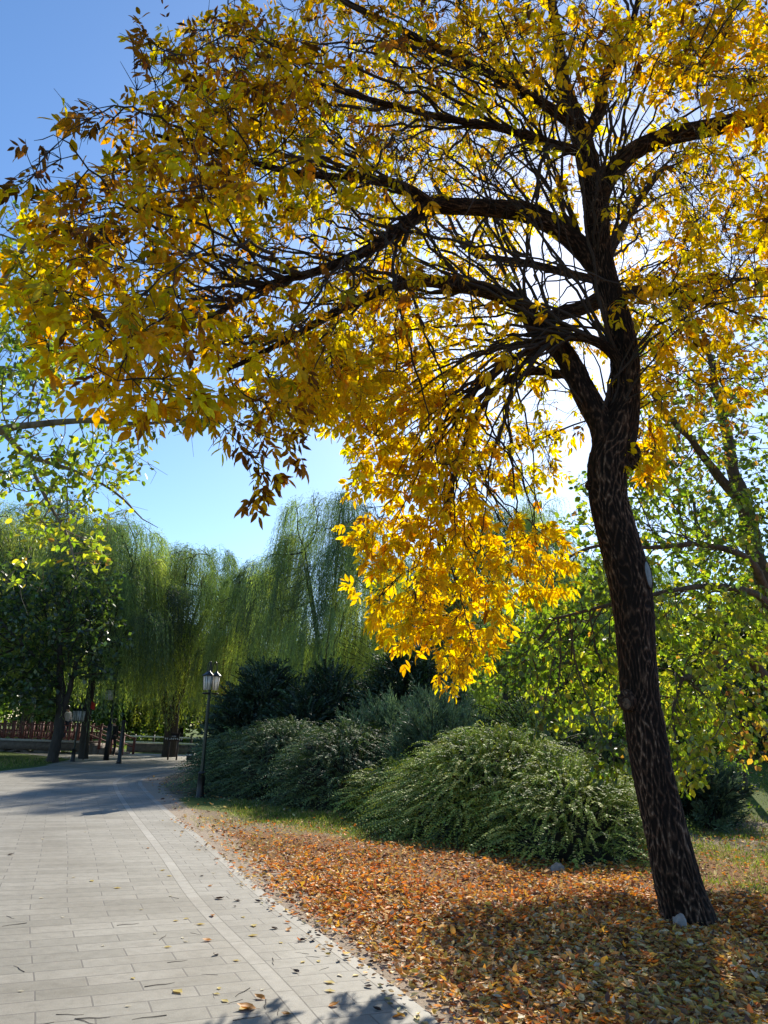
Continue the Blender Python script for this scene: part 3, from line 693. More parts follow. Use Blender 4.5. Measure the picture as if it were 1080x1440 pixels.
# ------------------------------------------------------------------ generic broadleaf tree
def broadleaf(name, label, cat, base, limbs_px, clouds, leafspec, bark, group=None, step=.14, seed=1, twig_mat=None, twigs=True, kill=.17, tipr=.004, bare=0, droop=.03, lk=2.0, hmax=4, am=1.0):
    """limbs_px rows are (px,py,w,Y); clouds as in the main tree"""
    g = np.random.default_rng(seed)
    root = thing(name, label, cat, base, group)
    limbs = []; b = MB()
    for i, rows in enumerate(limbs_px):
        p, r = limb_px(rows); P, Rr = resample(p, r, .10)
        # crooked
        P = P.copy(); 
        for q in range(len(P)): P[q] += np.array([fbm(P[q][0]*1.5+seed, P[q][1], P[q][2]*1.5, 2), fbm(P[q][0], P[q][1]*1.5+7, P[q][2]*1.5, 2), 0])*min(.06, Rr[q]*1.2)
        b.tube(P, Rr*(1+.06*np.sin(np.arange(len(P))*1.3+i)), 10, None, True)
        limbs.append((P, Rr*.95, -1 if i == 0 else 0))
    b.build('trunk', bark, root, smooth=True)
    att = []; tone = []; inf = []
    for (cx, cy, rx, ry, y0, y1, n, lf, tn) in clouds:
        n = int(n*am); u = g.normal(size=(n, 3)); u = u/np.linalg.norm(u, axis=1, keepdims=True)*g.random((n, 1))**(1/2.4)
        for q in u: att.append(at(cx+q[0]*rx, cy+q[1]*ry, (y0+y1)/2+q[2]*(y1-y0)/2)); inf.append(lf); tone.append(tn)
    att = np.array(att); tone = np.array(tone); inf = np.array(inf)
    att[:, 2] = np.maximum(att[:, 2], .35+H(att[:, 0], att[:, 1]))
    pos, par, rad, ch, h, nb = grow(limbs, att, step, kill, 4.0, 110, droop, .5, .14, tipr, 2.3, seed)
    b = MB(); tubes_from(b, pos, par, rad, ch, nb, None, .05)
    if bare:
        for i in g.choice(np.arange(nb, len(pos)), bare):
            d = unit(unit(pos[i]-pos[par[i]])+.9*g.normal(size=3)); l = g.uniform(.12, .35); p1 = pos[i]+d*l*.5
            b.tube([pos[i], p1, p1+unit(d+.4*g.normal(size=3))*l*.5], [tipr*.9, tipr*.7, tipr*.4], 3, None, False)
    b.build('branches', twig_mat or bark, root)
    cand = np.array([i for i in range(nb, len(pos)) if h[i] <= hmax])
    ni = np.empty(len(cand), int)
    for s0 in range(0, len(cand), 1000): ni[s0:s0+1000] = np.linalg.norm(pos[cand[s0:s0+1000]][:, None]-att[None], axis=2).argmin(1)
    K = g.poisson(lk*inf[ni]); src = np.repeat(cand, K); tn = tone[np.repeat(ni, K)]; n = len(src)
    tpl, s0, s1, wid, cols, Ws, mat, dn = leafspec
    D = unit(unit(pos[src]-pos[par[src]])*.4+rdir(n, g)*.8+np.array([0, 0, -dn])); Nn = unit(rdir(n, g)*.7+np.array([0, 0, .7]))
    Cc = np.zeros((n, 3))
    for k_, w_ in Ws.items():
        q = tn == k_; Cc[q] = palette(int(q.sum()), cols, w_, .16, g)
    lb = MB(); add_leaves(lb, tpl, pos[src]+rdir(n, g)*step*.4, D, Nn, g.uniform(s0, s1, n), Cc, wid*g.uniform(.85, 1.15, n))
    lb.build('foliage', mat, root)
    print(name, 'nodes', len(pos), 'leaves', n)
    rebase(root); return root
rebase(TREE)
GCOL = [(.21, .29, .025), (.34, .39, .03), (.07, .12, .02), (.55, .48, .04), (.5, .24, .05), (.30, .10, .05)]
WG = {0: [5, 4, 3, 1.2, .3, 0], 1: [1, 2, 1, 4, 3, 1], 2: [2, 6, .5, 3, .2, 0], 3: [2, .6, 6, .2, .05, 0]}

# small tree reaching in from the left, close to the camera
broadleaf('overhanging_tree', 'green leaved tree reaching in at the left edge with pale grey branches over the path', 'tree', gnd(-420, 1330),
          [[(-420, 1330, 60, 5.6), (-330, 1000, 48, 5.6), (-200, 750, 40, 5.6), (-90, 650, 20, 5.6), (0, 608, 12, 5.6), (60, 597, 9, 5.5), (130, 592, 8, 5.4), (200, 596, 5, 5.3), (265, 590, 3, 5.2)],
           [(-110, 668, 18, 5.6), (-30, 600, 12, 5.8), (10, 610, 9, 5.8), (40, 640, 7, 5.8), (100, 660, 5, 5.8), (160, 690, 3.5, 5.9), (200, 730, 1.8, 5.9), (222, 742, .8, 5.9)],
           [(40, 640, 6, 5.8), (65, 700, 5, 5.6), (90, 745, 4, 5.5), (105, 790, 2, 5.4)],
           [(-150, 700, 20, 5.6), (-60, 480, 16, 6.0), (0, 400, 10, 6.2), (40, 340, 6, 6.4)]],
          [(60, 655, 110, 55, 5.0, 6.2, 100, .85, 0), (150, 640, 60, 60, 5.2, 6.2, 60, .7, 2), (90, 720, 70, 55, 5.2, 6.0, 50, .9, 2), (132, 765, 24, 42, 5.4, 5.8, 34, 1.2, 2), (60, 740, 40, 30, 5.4, 5.9, 24, 1, 2), (20, 560, 80, 60, 5.2, 6.6, 80, .8, 0),
           (45, 480, 90, 80, 5.4, 7.2, 150, .9, 0), (30, 380, 60, 90, 5.6, 7.2, 80, .8, 0), (280, 590, 26, 22, 5.3, 6.0, 16, .9, 0), (0, 820, 8, 22, 5.4, 5.7, 8, 1, 2), (-120, 420, 120, 200, 5.0, 7.4, 120, .9, 0)],
          (LEAF_OV, .045, .075, 1.0, GCOL, WG, M['green'], .45), M['greybark'], None, .11, 21, None, True, .11, .0028, 420, .03, 4.5, 4, 3.2)

# right-hand tree with large leaves
broadleaf('broadleaf_tree', 'multi stemmed tree with large green leaves behind the leaning ash trunk at the right edge', 'tree', gnd(1150, 1165),
          [[(1150, 1165, 50, 13.5), (1120, 1020, 38, 13.5), (1085, 870, 29, 13.5), (1062, 760, 23, 13.5), (1040, 690, 19, 13.5), (1020, 600, 13, 13.5), (1003, 530, 10, 13.6), (985, 460, 6, 13.8)],
           [(1055, 720, 16, 13.5), (1020, 680, 14, 13.3), (980, 630, 10, 13.0), (930, 570, 9, 12.8), (900, 520, 5, 12.6)],
           [(1130, 1010, 24, 13.5), (1090, 870, 17, 12.6), (1060, 800, 12, 12), (1030, 775, 9.5, 11.6), (980, 765, 7.5, 11.2), (920, 770, 6, 10.8), (840, 768, 4.5, 10.4), (790, 790, 3, 10.2)],
           [(1110, 900, 18, 12.4), (1070, 842, 11, 11.8), (1010, 825, 9, 11.2), (950, 830, 7, 10.8), (860, 850, 5, 10.4), (780, 870, 3.5, 10.2)],
           [(1140, 1080, 24, 13.2), (1060, 930, 14, 12.2), (1000, 940, 10, 11.6), (960, 955, 7, 11)],
           [(1085, 880, 20, 13.5), (1140, 760, 16, 13.2), (1180, 640, 10, 13.0)]],
          [(1000, 560, 130, 130, 12, 16, 150, .7, 0), (900, 470, 60, 90, 12, 15, 50, .5, 1), (960, 620, 110, 90, 11.5, 14.5, 170, .7, 1), (1040, 480, 100, 90, 12, 15, 130, .4, 1), (900, 720, 110, 80, 10, 13.5, 150, .8, 0), (1010, 760, 90, 90, 10.5, 14, 160, .8, 0), (1000, 880, 110, 80, 10, 13.5, 230, .9, 2),
           (860, 850, 100, 80, 9.8, 12.4, 220, .9, 0), (780, 880, 80, 70, 9.8, 12, 160, 1, 0), (740, 930, 65, 45, 10, 11.8, 110, .9, 3), (820, 960, 80, 70, 9.8, 12, 150, .9, 2), (770, 1000, 25, 32, 9.8, 10.6, 30, .9, 3),
           (990, 980, 90, 70, 10, 12.5, 190, 1, 2), (960, 1060, 45, 60, 9.4, 11, 90, 1, 2), (1060, 680, 60, 100, 12, 14.5, 80, .7, 0), (1050, 1020, 50, 60, 10.5, 12, 60, .7, 1), (860, 1060, 40, 40, 9.6, 10.6, 40, .9, 3), (1170, 700, 90, 260, 11.5, 15, 140, .8, 0)],
          (LEAF_OV, .07, .13, 1.1, GCOL, WG, M['green'], .6), M['brownbark'], None, .15, 22, None, True, .14, .004, 1200, .05, 4.4, 4, 2.8)
#PART2
# ------------------------------------------------------------------ willows
WCOL = [(.15, .23, .08), (.25, .33, .10), (.36, .43, .11), (.08, .13, .06), (.50, .55, .13)]
def willow_crown(g, rx, ry, hgt, bottom, nclump, per, w, trunk_h, gap=0.0):
    """clumps of hanging strands spread over a dome; returns crown leaf builder + branch builder (origin at the base)"""
    lb = MB(); bb = MB()
    # trunk and rising limbs
    nl = 5; tops = []
    tk = [np.array([0, 0, -.3]), np.array([.1, 0, trunk_h*.5]), np.array([.05, .1, trunk_h])]
    p, r = resample(tk, [.30*hgt/12, .24*hgt/12, .21*hgt/12], .3); bb.tube(p, r, 10)
    att = []
    cl = []
    nbough = max(8, nclump//11)
    for i in range(nbough):
        th = 2*math.pi*(i*.618)+g.uniform(-.3, .3); u = (i+.5)/nbough
        el = math.asin(u**.9); k = g.uniform(.75, 1.05)
        bc = np.array([math.cos(th)*math.cos(el)*rx*k, math.sin(th)*math.cos(el)*ry*k, bottom+(hgt-bottom)*(.30+.70*math.sin(el)*g.uniform(.80, 1.0))])
        rb = g.uniform(.7, 1.7); tone = np.array(WCOL)[g.choice(5, p=[.30, .26, .17, .17, .10])]*g.uniform(.55, 1.3); att.append(bc)
        lnb = g.uniform(1.6, 4.6)
        for q in range(11):
            a_ = g.uniform(0, 2*math.pi); r_ = math.sqrt(g.random()); c = bc+np.array([math.cos(a_)*r_*rb, math.sin(a_)*r_*rb, -.55*rb*r_*r_+.12*g.normal()])
            cl.append((c, tone*g.uniform(.8, 1.2), min(lnb*g.uniform(.7, 1.15), c[2]-bottom*g.uniform(.65, 1.6)), bc)); att.append(c)
    limbs = [(p, r, -1)]
    for i in range(nl):
        th = 2*math.pi*i/nl+g.uniform(-.4, .4); e = np.array([math.cos(th)*rx*.45, math.sin(th)*ry*.45, hgt*.72])
        q, rr = resample([p[-1], p[-1]+np.array([math.cos(th)*rx*.12, math.sin(th)*ry*.12, hgt*.14]), e], [.17*hgt/12, .11*hgt/12, .04], .3); limbs.append((q, rr, 0)); bb.tube(q, rr, 7)
    ex = np.array(att); more = ex[g.integers(0, len(ex), 260)]*np.array([.8, .8, .96])+g.normal(size=(260, 3))*.5
    pos, par, rad, ch, h, nb = grow(limbs, np.vstack([ex, more]), .33, .4, 9, 60, -.02, .5, .15, .014, 2.3, int(g.integers(1e6)))
    tubes_from(bb, pos, par, rad, ch, nb, None, .07)
    P = []; D = []; S = []; C = []
    for c, base, ln0, bc in cl:
        m_ = int(per*g.uniform(.5, 1.5)); rc = g.uniform(.16, .42); out = unit(np.array([c[0]-bc[0]*.4, c[1]-bc[1]*.4, 0])+1e-6)
        for s_ in range(m_):
            o = c+g.normal(size=3)*np.array([rc, rc, rc*.5])*.7
            ln = max(.5, ln0*g.uniform(.45, 1.1)); k = max(4, int(ln/.075)); t = np.linspace(0, 1, k)
            dr = unit(out+.8*g.normal(size=3)); a = g.uniform(.25, .95)
            q = o+np.outer(a*(1-np.exp(-4*t)), dr)*np.array([1, 1, .4])
            q[:, 2] += .25*np.sin(np.minimum(t*6, 3.14))*a-ln*t**1.15
            sw = g.normal(size=2)*.035+np.array([-.11, .02]); q[:, 0] += sw[0]*ln*t**1.5; q[:, 1] += sw[1]*ln*t**1.5
            q += g.normal(size=q.shape)*.018
            d = np.gradient(q, axis=0); d = unit(d)+.26*g.normal(size=d.shape)
            P.append(q); D.append(d); S.append(g.uniform(.11, .19, k)); cc = base*(1+.2*g.normal())
            C.append(np.clip(cc*(1+.16*g.normal(size=(k, 1))), .004, .9))
    P = np.concatenate(P); D = np.concatenate(D); S = np.concatenate(S); C = np.concatenate(C)
    add_leaves(lb, LEAF_LO, P, D, rdir(len(P), g), S, C, w)
    return lb, bb
g = np.random.default_rng(77)
WV = []
for (rx, ry, hg, bt, nc, per, w_, th) in [(4.6, 4.2, 12, 2.0, 385, 16, .15, 3.2), (4.2, 4.4, 12, 1.4, 374, 16, .15, 2.6), (5.0, 4.4, 12, 2.4, 396, 16, .15, 3.6)]:
    WV.append(willow_crown(g, rx, ry, hg, bt, nc, per, w_, th))
wm = []
def willow(vi, px, Y, top_py, rz, label, sxy=1.0, base_py=None):
    top = at(px, top_py, Y); s = float(top[2])/12.0
    x, y = float(top[0]), Y; z = float(H(x, y))
    root = thing('weeping_willow', label, 'willow', (x, y, z), 'weeping willows at the back', rz)
    root.scale = (s*sxy, s*sxy, s)
    if len(wm) <= vi or wm[vi] is None:
        while len(wm) <= vi: wm.append(None)
        t_ = WV[vi][1].build('trunk', M['darkbark'], root, smooth=True); c_ = WV[vi][0].build('crown', M['willow'], root)
        wm[vi] = (t_, c_)
    else:
        for o in wm[vi]:
            c = o.copy(); COL.objects.link(c); c.parent = root
    return root
willow(0, 470, 32, 672, 0.3, 'tallest weeping willow, dark green, standing left of the hanging golden branch', .68)
willow(1, 372, 37, 768, 1.3, 'dim low weeping willow between the tallest willow and the one over the sign', .62)
willow(2, 275, 41, 735, 2.2, 'weeping willow with forked dark trunk standing over the brown sign board', .84)
willow(0, 165, 36, 705, 3.4, 'yellow green weeping willow hanging over the bridge steps and the post', .8)
willow(1, 90, 44, 690, 4.1, 'weeping willow behind the dark leafy tree on the left', 1.05)
willow(2, -30, 38, 690, 5.0, 'weeping willow cut by the left edge of the photo', 1.0)
willow(1, 720, 40, 700, 0.9, 'weeping willow seen through the hanging golden leaves', .8)
willow(0, 590, 42, 760, 2.0, 'weeping willow hidden mostly behind the hanging golden branch', .9)
willow(2, 860, 44, 790, 3.0, 'weeping willow glimpsed behind the green leaves left of the leaning trunk', .9)

# dark forked willow trunk by the sign
def bent_tree(name, label, px, py, rows, group=None, crown=None, cat='tree', Y=None):
    pass
fk = gnd(238, 1064)
fr_ = thing('forked_tree', 'dark forked tree trunk rising behind the brown sign board under willow strands', 'tree', (fk[0], fk[1], 0))
YF = float(fk[1]); b = MB()
for rows in ([(236, 1068, 20, YF), (239, 1040, 18, YF), (240, 1015, 18, YF), (232, 985, 12, YF), (228, 955, 9, YF), (236, 915, 7, YF), (240, 880, 5, YF), (225, 840, 3, YF)],
             [(240, 1012, 14, YF), (248, 990, 10, YF), (258, 965, 8, YF), (264, 935, 6, YF), (262, 905, 5, YF), (272, 870, 4, YF), (285, 830, 2, YF)],
             [(238, 1000, 9, YF), (228, 975, 7, YF), (222, 960, 5, YF), (205, 930, 3, YF)]):
    p, r = limb_px(rows); P, Rr = resample(p, r, .15); b.tube(P, Rr, 9)
b.build('trunk', M['darkbark'], fr_, smooth=True)
lb = MB(); g = np.random.default_rng(5); P = []; D = []; C = []
for i in range(300):
    o = at(g.uniform(195, 300), g.uniform(850, 960), YF+g.uniform(-1.8, 2.2)); ln = g.uniform(1.5, 3.6); ln = min(ln, o[2]-1.5); k = int(ln/.07)
    t = np.linspace(0, 1, max(k, 3)); q = o+np.c_[-.05*ln*t+.03*g.normal(size=len(t)), .03*g.normal(size=len(t)), -ln*t]; P.append(q); D.append(np.gradient(q, axis=0)*10+.3*g.normal(size=q.shape)); C.append(palette(1, [(.22, .27, .05), (.34, .36, .05), (.12, .17, .04)], [3, 3, 2], .15, g).repeat(len(t), 0))
P = np.concatenate(P); add_leaves(lb, LEAF_LO, P, np.concatenate(D), rdir(len(P), g), g.uniform(.11, .2, len(P)), np.concatenate(C), .16)
lb.build('crown', M['willow'], fr_); rebase(fr_)

# ------------------------------------------------------------------ shaded leafy tree on the left
DG = [(.07, .11, .03), (.11, .16, .04), (.18, .24, .06), (.035, .06, .02)]
broadleaf('shade_tree', 'dark green rounded tree with forked black trunk in front of the red bridge', 'tree', gnd(76, 1072),
          [[(74, 1073, 17, 32), (80, 1040, 14, 32), (85, 1000, 13, 32), (86, 965, 11, 32), (84, 920, 8, 32), (80, 880, 5, 32)], [(88, 1000, 9, 32), (99, 965, 7, 32), (108, 930, 5, 32)], [(84, 970, 7, 32), (55, 930, 5, 32), (30, 900, 4, 32)]],
          [(60, 880, 90, 65, 29, 35, 240, 1, 0), (-20, 900, 90, 80, 29.5, 35, 160, 1, 0), (20, 940, 75, 50, 29.5, 34, 160, 1, 0), (110, 900, 75, 60, 29.5, 34.5, 190, 1, 0), (120, 830, 60, 45, 29.5, 34.5, 110, 1, 0), (20, 830, 70, 50, 29.5, 34.5, 110, 1, 0), (30, 985, 50, 20, 30, 34, 60, 1, 1), (150, 950, 20, 16, 30, 32, 18, 1, 0)],
          (LEAF_LO, .17, .27, .62, DG, {0: [3, 3, 1.2, 3], 1: [1, 2, 4, 1]}, M['green'], .35), M['darkbark'], None, .34, 31, None, True, .36, .012, 0, 0, 7, 6, 1.6)

# ------------------------------------------------------------------ shrubs
def sprays(mb, g, n, lobes, ln, seg, leaf_s, cols, wts, up=.5, fall=.9, wid=.45, tpl=LEAF_LO, inner=.25, spread=.55, lpn=2, stems=None):
    """arching shoots rooted inside a lobed mound; lobes: (cx,cy,rx,ry,h)"""
    lobes = np.array(lobes, float); A = lobes[:, 2]*lobes[:, 3]; A /= A.sum()
    li = g.choice(len(lobes), n, p=A); L = lobes[li]
    th = g.uniform(0, 2*math.pi, n); cz = g.random(n)**.75; rr = np.sqrt(1-cz**2)
    kf = 1-inner*g.random(n)**2
    o = np.c_[L[:, 0]+L[:, 2]*rr*np.cos(th)*kf, L[:, 1]+L[:, 3]*rr*np.sin(th)*kf, L[:, 4]*cz*kf]
    # drop the ones buried inside another lobe
    keep = np.ones(n, bool)
    for lb_ in lobes:
        d = ((o[:, 0]-lb_[0])/lb_[2])**2+((o[:, 1]-lb_[1])/lb_[3])**2+(o[:, 2]/lb_[4])**2
        keep &= d > .60
    o = o[keep]; L = L[keep]; n = len(o)
    nr = unit(np.c_[(o[:, 0]-L[:, 0])/L[:, 2]**2, (o[:, 1]-L[:, 1])/L[:, 3]**2, o[:, 2]/L[:, 4]**2+.05])
    d0 = unit(nr+spread*g.normal(size=(n, 3))+np.array([0, 0, up]))
    lens = g.uniform(ln[0], ln[1], n)
    t = np.linspace(0, 1, seg)
    q = o[:, None]+d0[:, None]*(lens[:, None]*t[None])[:, :, None]
    q[:, :, 2] -= fall*lens[:, None]*t[None]**2
    q[:, :, :2] += (nr[:, None, :2]*(t[None]**2*lens[:, None]*.25)[:, :, None])
    q[:, :, 2] = np.maximum(q[:, :, 2], .03)
    q[:, :, 2] += H(q[:, :, 0], q[:, :, 1])
    tv = np.gradient(q, axis=1); tv = unit(tv)
    sc_ = palette(n, cols, wts, .2, g)
    P = np.repeat(q.reshape(-1, 3), lpn, 0); T = np.repeat(tv.reshape(-1, 3), lpn, 0); C = np.repeat(np.repeat(sc_, seg, 0), lpn, 0)*(1+.07*g.normal(size=(n*seg*lpn, 1)))
    n0 = unit(nr*.7+np.array([0, 0, .75])+.35*g.normal(size=(n, 3))); NN = np.repeat(np.repeat(n0, seg, 0), lpn, 0)
    sg = np.where(np.arange(len(P)) % 2 == 0, 1., -1.)[:, None]; D = unit(T*.8+unit(np.cross(T, NN))*sg*.75+rdir(len(P), g)*.3)
    add_leaves(mb, tpl, P+rdir(len(P), g)*leaf_s[0]*.2, D, unit(NN+rdir(len(P), g)*.4), g.uniform(leaf_s[0], leaf_s[1], len(P)), np.clip(C, .003, .9), wid)
    if stems is not None:
        for i in g.choice(n, min(n, stems[1])): stems[0].tube(q[i][::max(1, seg//5)], stems[2], 3, None, False)
def core(mb, lobes, k=.78, seed=0, rough=.18):  # solid shell added inside each bush to stop light shining through
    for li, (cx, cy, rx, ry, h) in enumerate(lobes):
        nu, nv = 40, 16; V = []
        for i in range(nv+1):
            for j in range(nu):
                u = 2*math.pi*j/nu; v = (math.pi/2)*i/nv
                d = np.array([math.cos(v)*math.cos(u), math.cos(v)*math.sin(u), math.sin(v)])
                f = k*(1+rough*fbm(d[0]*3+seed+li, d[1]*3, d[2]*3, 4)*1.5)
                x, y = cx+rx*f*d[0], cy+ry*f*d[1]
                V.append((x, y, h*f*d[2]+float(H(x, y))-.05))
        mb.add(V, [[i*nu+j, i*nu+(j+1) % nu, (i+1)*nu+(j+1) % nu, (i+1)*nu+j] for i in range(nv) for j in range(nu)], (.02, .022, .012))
M['core'] = simple('shade core and stems', (.016, .017, .010), .95, 0, 9, .5, .9, 30)  # near-black: shade of the bush interior put into the colour, stems share it
def shrub(name, label, lobes, specs, group=None, seed=1, mat=None, corek=.86, cat='shrub', stem_mat=None, stemr=.004, nst=500):
    g = np.random.default_rng(seed); c = np.mean(np.array(lobes)[:, :2], axis=0)
    root = thing(name, label, cat, (c[0], c[1], float(H(c[0], c[1]))), group)
    mb = MB(); st = MB()
    for sp in specs: sprays(mb, g, sp['n'], lobes, sp['ln'], sp['seg'], sp['s'], sp['cols'], sp['w'], sp.get('up', .5), sp.get('fall', .9), sp.get('wid', .45), LEAF_LO, sp.get('inner', .3), sp.get('spread', .55), sp.get('lpn', 2), (st, nst, stemr))
    mb.build('foliage', mat or M['shrub'], root)
    cm = st; core(cm, lobes, corek, seed); cm.build('stems_shade_core', M['core'], root, smooth=True)
    rebase(root); return root
def lobe_px(x0, x1, base_py, top_py, Yc, ry, xm=None):
    a = at(x0, base_py, Yc); b_ = at(x1, base_py, Yc); t_ = at((x0+x1)/2, top_py, Yc)
    return ((a[0]+b_[0])/2, Yc, abs(b_[0]-a[0])/2, ry, max(.2, float(t_[2])-float(H((a[0]+b_[0])/2, Yc))))
COT = [(.14, .21, .04), (.23, .31, .05), (.36, .44, .08), (.07, .11, .025), (.48, .54, .13)]
COD = [(.08, .13, .04), (.12, .18, .055), (.18, .25, .07), (.05, .085, .03), (.24, .31, .09)]
shrub('arching_shrub', 'large rounded shrub of fine arching sprays just left of the leaning trunk',
      [lobe_px(500, 700, 1150, 1085, 16.0, 1.5), lobe_px(560, 850, 1150, 1040, 14.2, 2.1), lobe_px(690, 893, 1170, 1085, 12.6, 1.7), lobe_px(560, 700, 1150, 1095, 13.8, 1.4)],
      [dict(n=9500, ln=(.35, .85), seg=18, s=(.024, .045), cols=COT, w=[3, 4, 3.5, 1.2, 3], up=.45, fall=.6, wid=.62, spread=.45, lpn=2),
       dict(n=1100, ln=(.6, 1.3), seg=28, s=(.022, .04), cols=COT, w=[2, 3, 3, 1, 3], up=.9, fall=.85, wid=.6, spread=.6, lpn=3, inner=.1)], None, 41, corek=.9)
shrub('arching_shrub', 'long dark low shrub of fine drooping sprays right behind the street lamp',
      [lobe_px(282, 410, 1090, 1040, 21.6, 1.9), lobe_px(320, 490, 1100, 1024, 20.0, 1.9), lobe_px(400, 560, 1120, 1030, 18.0, 1.8)],
      [dict(n=8000, ln=(.35, .9), seg=16, s=(.03, .055), cols=COD, w=[4, 3, 1.5, 3, .8], up=.45, fall=.6, wid=.5, spread=.45, lpn=2),
       dict(n=500, ln=(.6, 1.1), seg=22, s=(.028, .045), cols=COD, w=[3, 3, 2, 1, 1], up=.9, fall=.7, wid=.5, lpn=2, inner=.1)], None, 42, corek=.9)
# feathery junipers: plumes of needles
JC = [(.07, .13, .08), (.11, .18, .10), (.17, .24, .12), (.04, .08, .055)]
def juniper(label, lobes, n, seed, group='blue green junipers behind the shrubs', cw=(3, 3, 2, 2)):
    g = np.random.default_rng(seed); c = np.mean(np.array(lobes)[:, :2], axis=0)
    root = thing('juniper', label, 'juniper', (c[0], c[1], float(H(c[0], c[1]))), group)
    A = np.array([l[2]*l[3] for l in lobes]); A = A/A.sum(); mb = MB(); st = MB(); P = []; D = []; S = []; C = []
    for i in range(n):
        L = lobes[g.choice(len(lobes), p=A)]; th = g.uniform(0, 2*math.pi); cz = g.random()**.8; rr = math.sqrt(1-cz*cz); k = g.uniform(.6, .9)
        o = np.array([L[0]+L[2]*rr*math.cos(th)*k, L[1]+L[3]*rr*math.sin(th)*k, L[4]*cz*k]); o[2] += H(o[0], o[1])
        d = unit(np.array([math.cos(th)*rr, math.sin(th)*rr, .55+.5*cz])+.35*g.normal(size=3)); ln = g.uniform(.5, .95)
        t = np.linspace(0, 1, 9); ax = o+np.outer(t*ln, d); ax[:, 2] -= .12*ln*t**2; st.tube(ax[[0, 4, 8]], [.012, .008, .003], 3, None, False)
        cc = np.array(JC)[g.choice(4, p=np.array(cw)/sum(cw))]*(1+.15*g.normal())
        x = unit(np.cross(d, rdir(1, g)[0])); z = np.cross(x, d)
        for q in range(30):           # flat fan of side sprays, longest low down
            u = g.random(); b0 = o+d*ln*u; a = g.choice([-1, 1]); sd = unit(d*g.uniform(.9, 1.4)+x*a*g.uniform(.35, .8)+z*g.normal()*.3)
            sl_ = ln*(.34*(1-u)+.10); m_ = 4
            for r_ in range(m_): P.append(b0+sd*sl_*r_/m_); D.append(sd+.28*g.normal(size=3)); S.append(sl_/m_*1.9); C.append(cc*(1+.12*g.normal()))
    add_leaves(mb, LEAF_LO, np.array(P), np.array(D), rdir(len(P), g), np.array(S), np.clip(np.array(C), .003, .9), .22)
    mb.build('foliage', M['juniper'], root)
    cm = st; core(cm, lobes, .66, seed); cm.build('stems_shade_core', M['core'], root, smooth=True); rebase(root); return root
juniper('tallest blue green feathery juniper directly under the tip of the hanging golden branch', [lobe_px(540, 700, 1100, 980, 19.0, 1.6), lobe_px(470, 620, 1100, 995, 19.6, 1.5)], 760, 51)
juniper('blue green feathery juniper just above the left shoulder of the rounded shrub', [lobe_px(540, 690, 1110, 1010, 17.0, 1.2)], 380, 52)
juniper('blue green feathery juniper just left of the leaning trunk behind the rounded shrub', [lobe_px(750, 890, 1110, 1005, 18.0, 1.5), lobe_px(690, 800, 1100, 1000, 19.4, 1.2)], 420, 53)
juniper('low dark juniper on the grass right of the leaning trunk', [lobe_px(945, 1020, 1120, 1085, 16.5, .9)], 170, 54, cw=(1, 1, 2, 4))
DK = [(.035, .07, .03), (.055, .10, .038), (.022, .045, .022), (.09, .14, .05)]
def bigshrub(name, label, lobes, n, seed, cols=DK, w=(3, 3, 3, .8), s=(.08, .14), wid=.34, group='dark evergreen shrubs below the willows', mat=None, up=1.2, fall=.25, ln=(.4, .9)):
    return shrub(name, label, lobes, [dict(n=n, ln=ln, seg=9, s=s, cols=cols, w=list(w), up=up, fall=fall, wid=wid, spread=.5, lpn=3, inner=.4)], group, seed, mat, .74, stemr=.012, nst=300)
bigshrub('evergreen_shrub', 'tall dark evergreen shrub right of the street lamp lantern', [lobe_px(315, 420, 1050, 945, 25.5, 1.6), lobe_px(303, 360, 1060, 985, 25, 1.2)], 2300, 61)
bigshrub('evergreen_shrub', 'dark evergreen shrub under the tallest willow', [lobe_px(400, 520, 1050, 950, 25.5, 1.7), lobe_px(380, 470, 1060, 985, 24, 1.3)], 2300, 62)
bigshrub('evergreen_shrub', 'dark evergreen shrub behind the hanging golden leaves', [lobe_px(500, 650, 1060, 925, 24, 1.8)], 2600, 63)
bigshrub('evergreen_shrub', 'pale yellow green shrub glimpsed above the top of the rounded shrub', [lobe_px(700, 790, 1090, 1000, 16.6, .8)], 700, 64, [(.2, .28, .06), (.28, .34, .08), (.12, .18, .05)], (2, 2, 1), (.04, .08), .5, group=None)
# mid-distance greenery closing the right side
RG = [(.13, .20, .035), (.22, .30, .045), (.06, .10, .025), (.38, .42, .06)]
bigshrub('leafy_bush', 'dense green bush behind the trunk at the foot of the large leaved tree', [lobe_px(880, 1000, 1110, 985, 19, 1.6), lobe_px(840, 930, 1110, 1020, 18.3, 1.2)], 1500, 65, RG, (3, 3, 2, 2), (.07, .13), .5, group='green bushes on the right', mat=M['green'])
bigshrub('leafy_bush', 'green bush at the right edge on the slope behind the bare twigs', [lobe_px(1010, 1160, 1080, 940, 25, 2.0)], 1600, 66, RG, (3, 2, 4, 1), (.09, .15), .5, group='green bushes on the right', mat=M['green'])
for i, (px_, Y_, tp, lab, cw_) in enumerate([(980, 34, 880, 'bushy tree beyond the slope in the gap right of the leaning trunk', (3, 3, 3, 2)), (1090, 32, 820, 'bushy tree beyond the slope cut by the right edge', (2, 3, 3, 3)), (800, 36, 900, 'bushy tree far behind the left side of the leaning trunk', (3, 3, 2, 3)), (900, 46, 860, 'farthest bushy tree showing beside the leaning trunk', (3, 2, 4, 1))]):
    bigshrub('bushy_tree', lab, [lobe_px(px_-70, px_+70, 1020, tp, Y_, 2.4), lobe_px(px_-100, px_+20, 1020, tp+50, Y_+1, 2.2)], 1500, 70+i, RG, cw_, (.16, .26), .5, group='bushy trees beyond the slope', mat=M['green'], ln=(.6, 1.3))

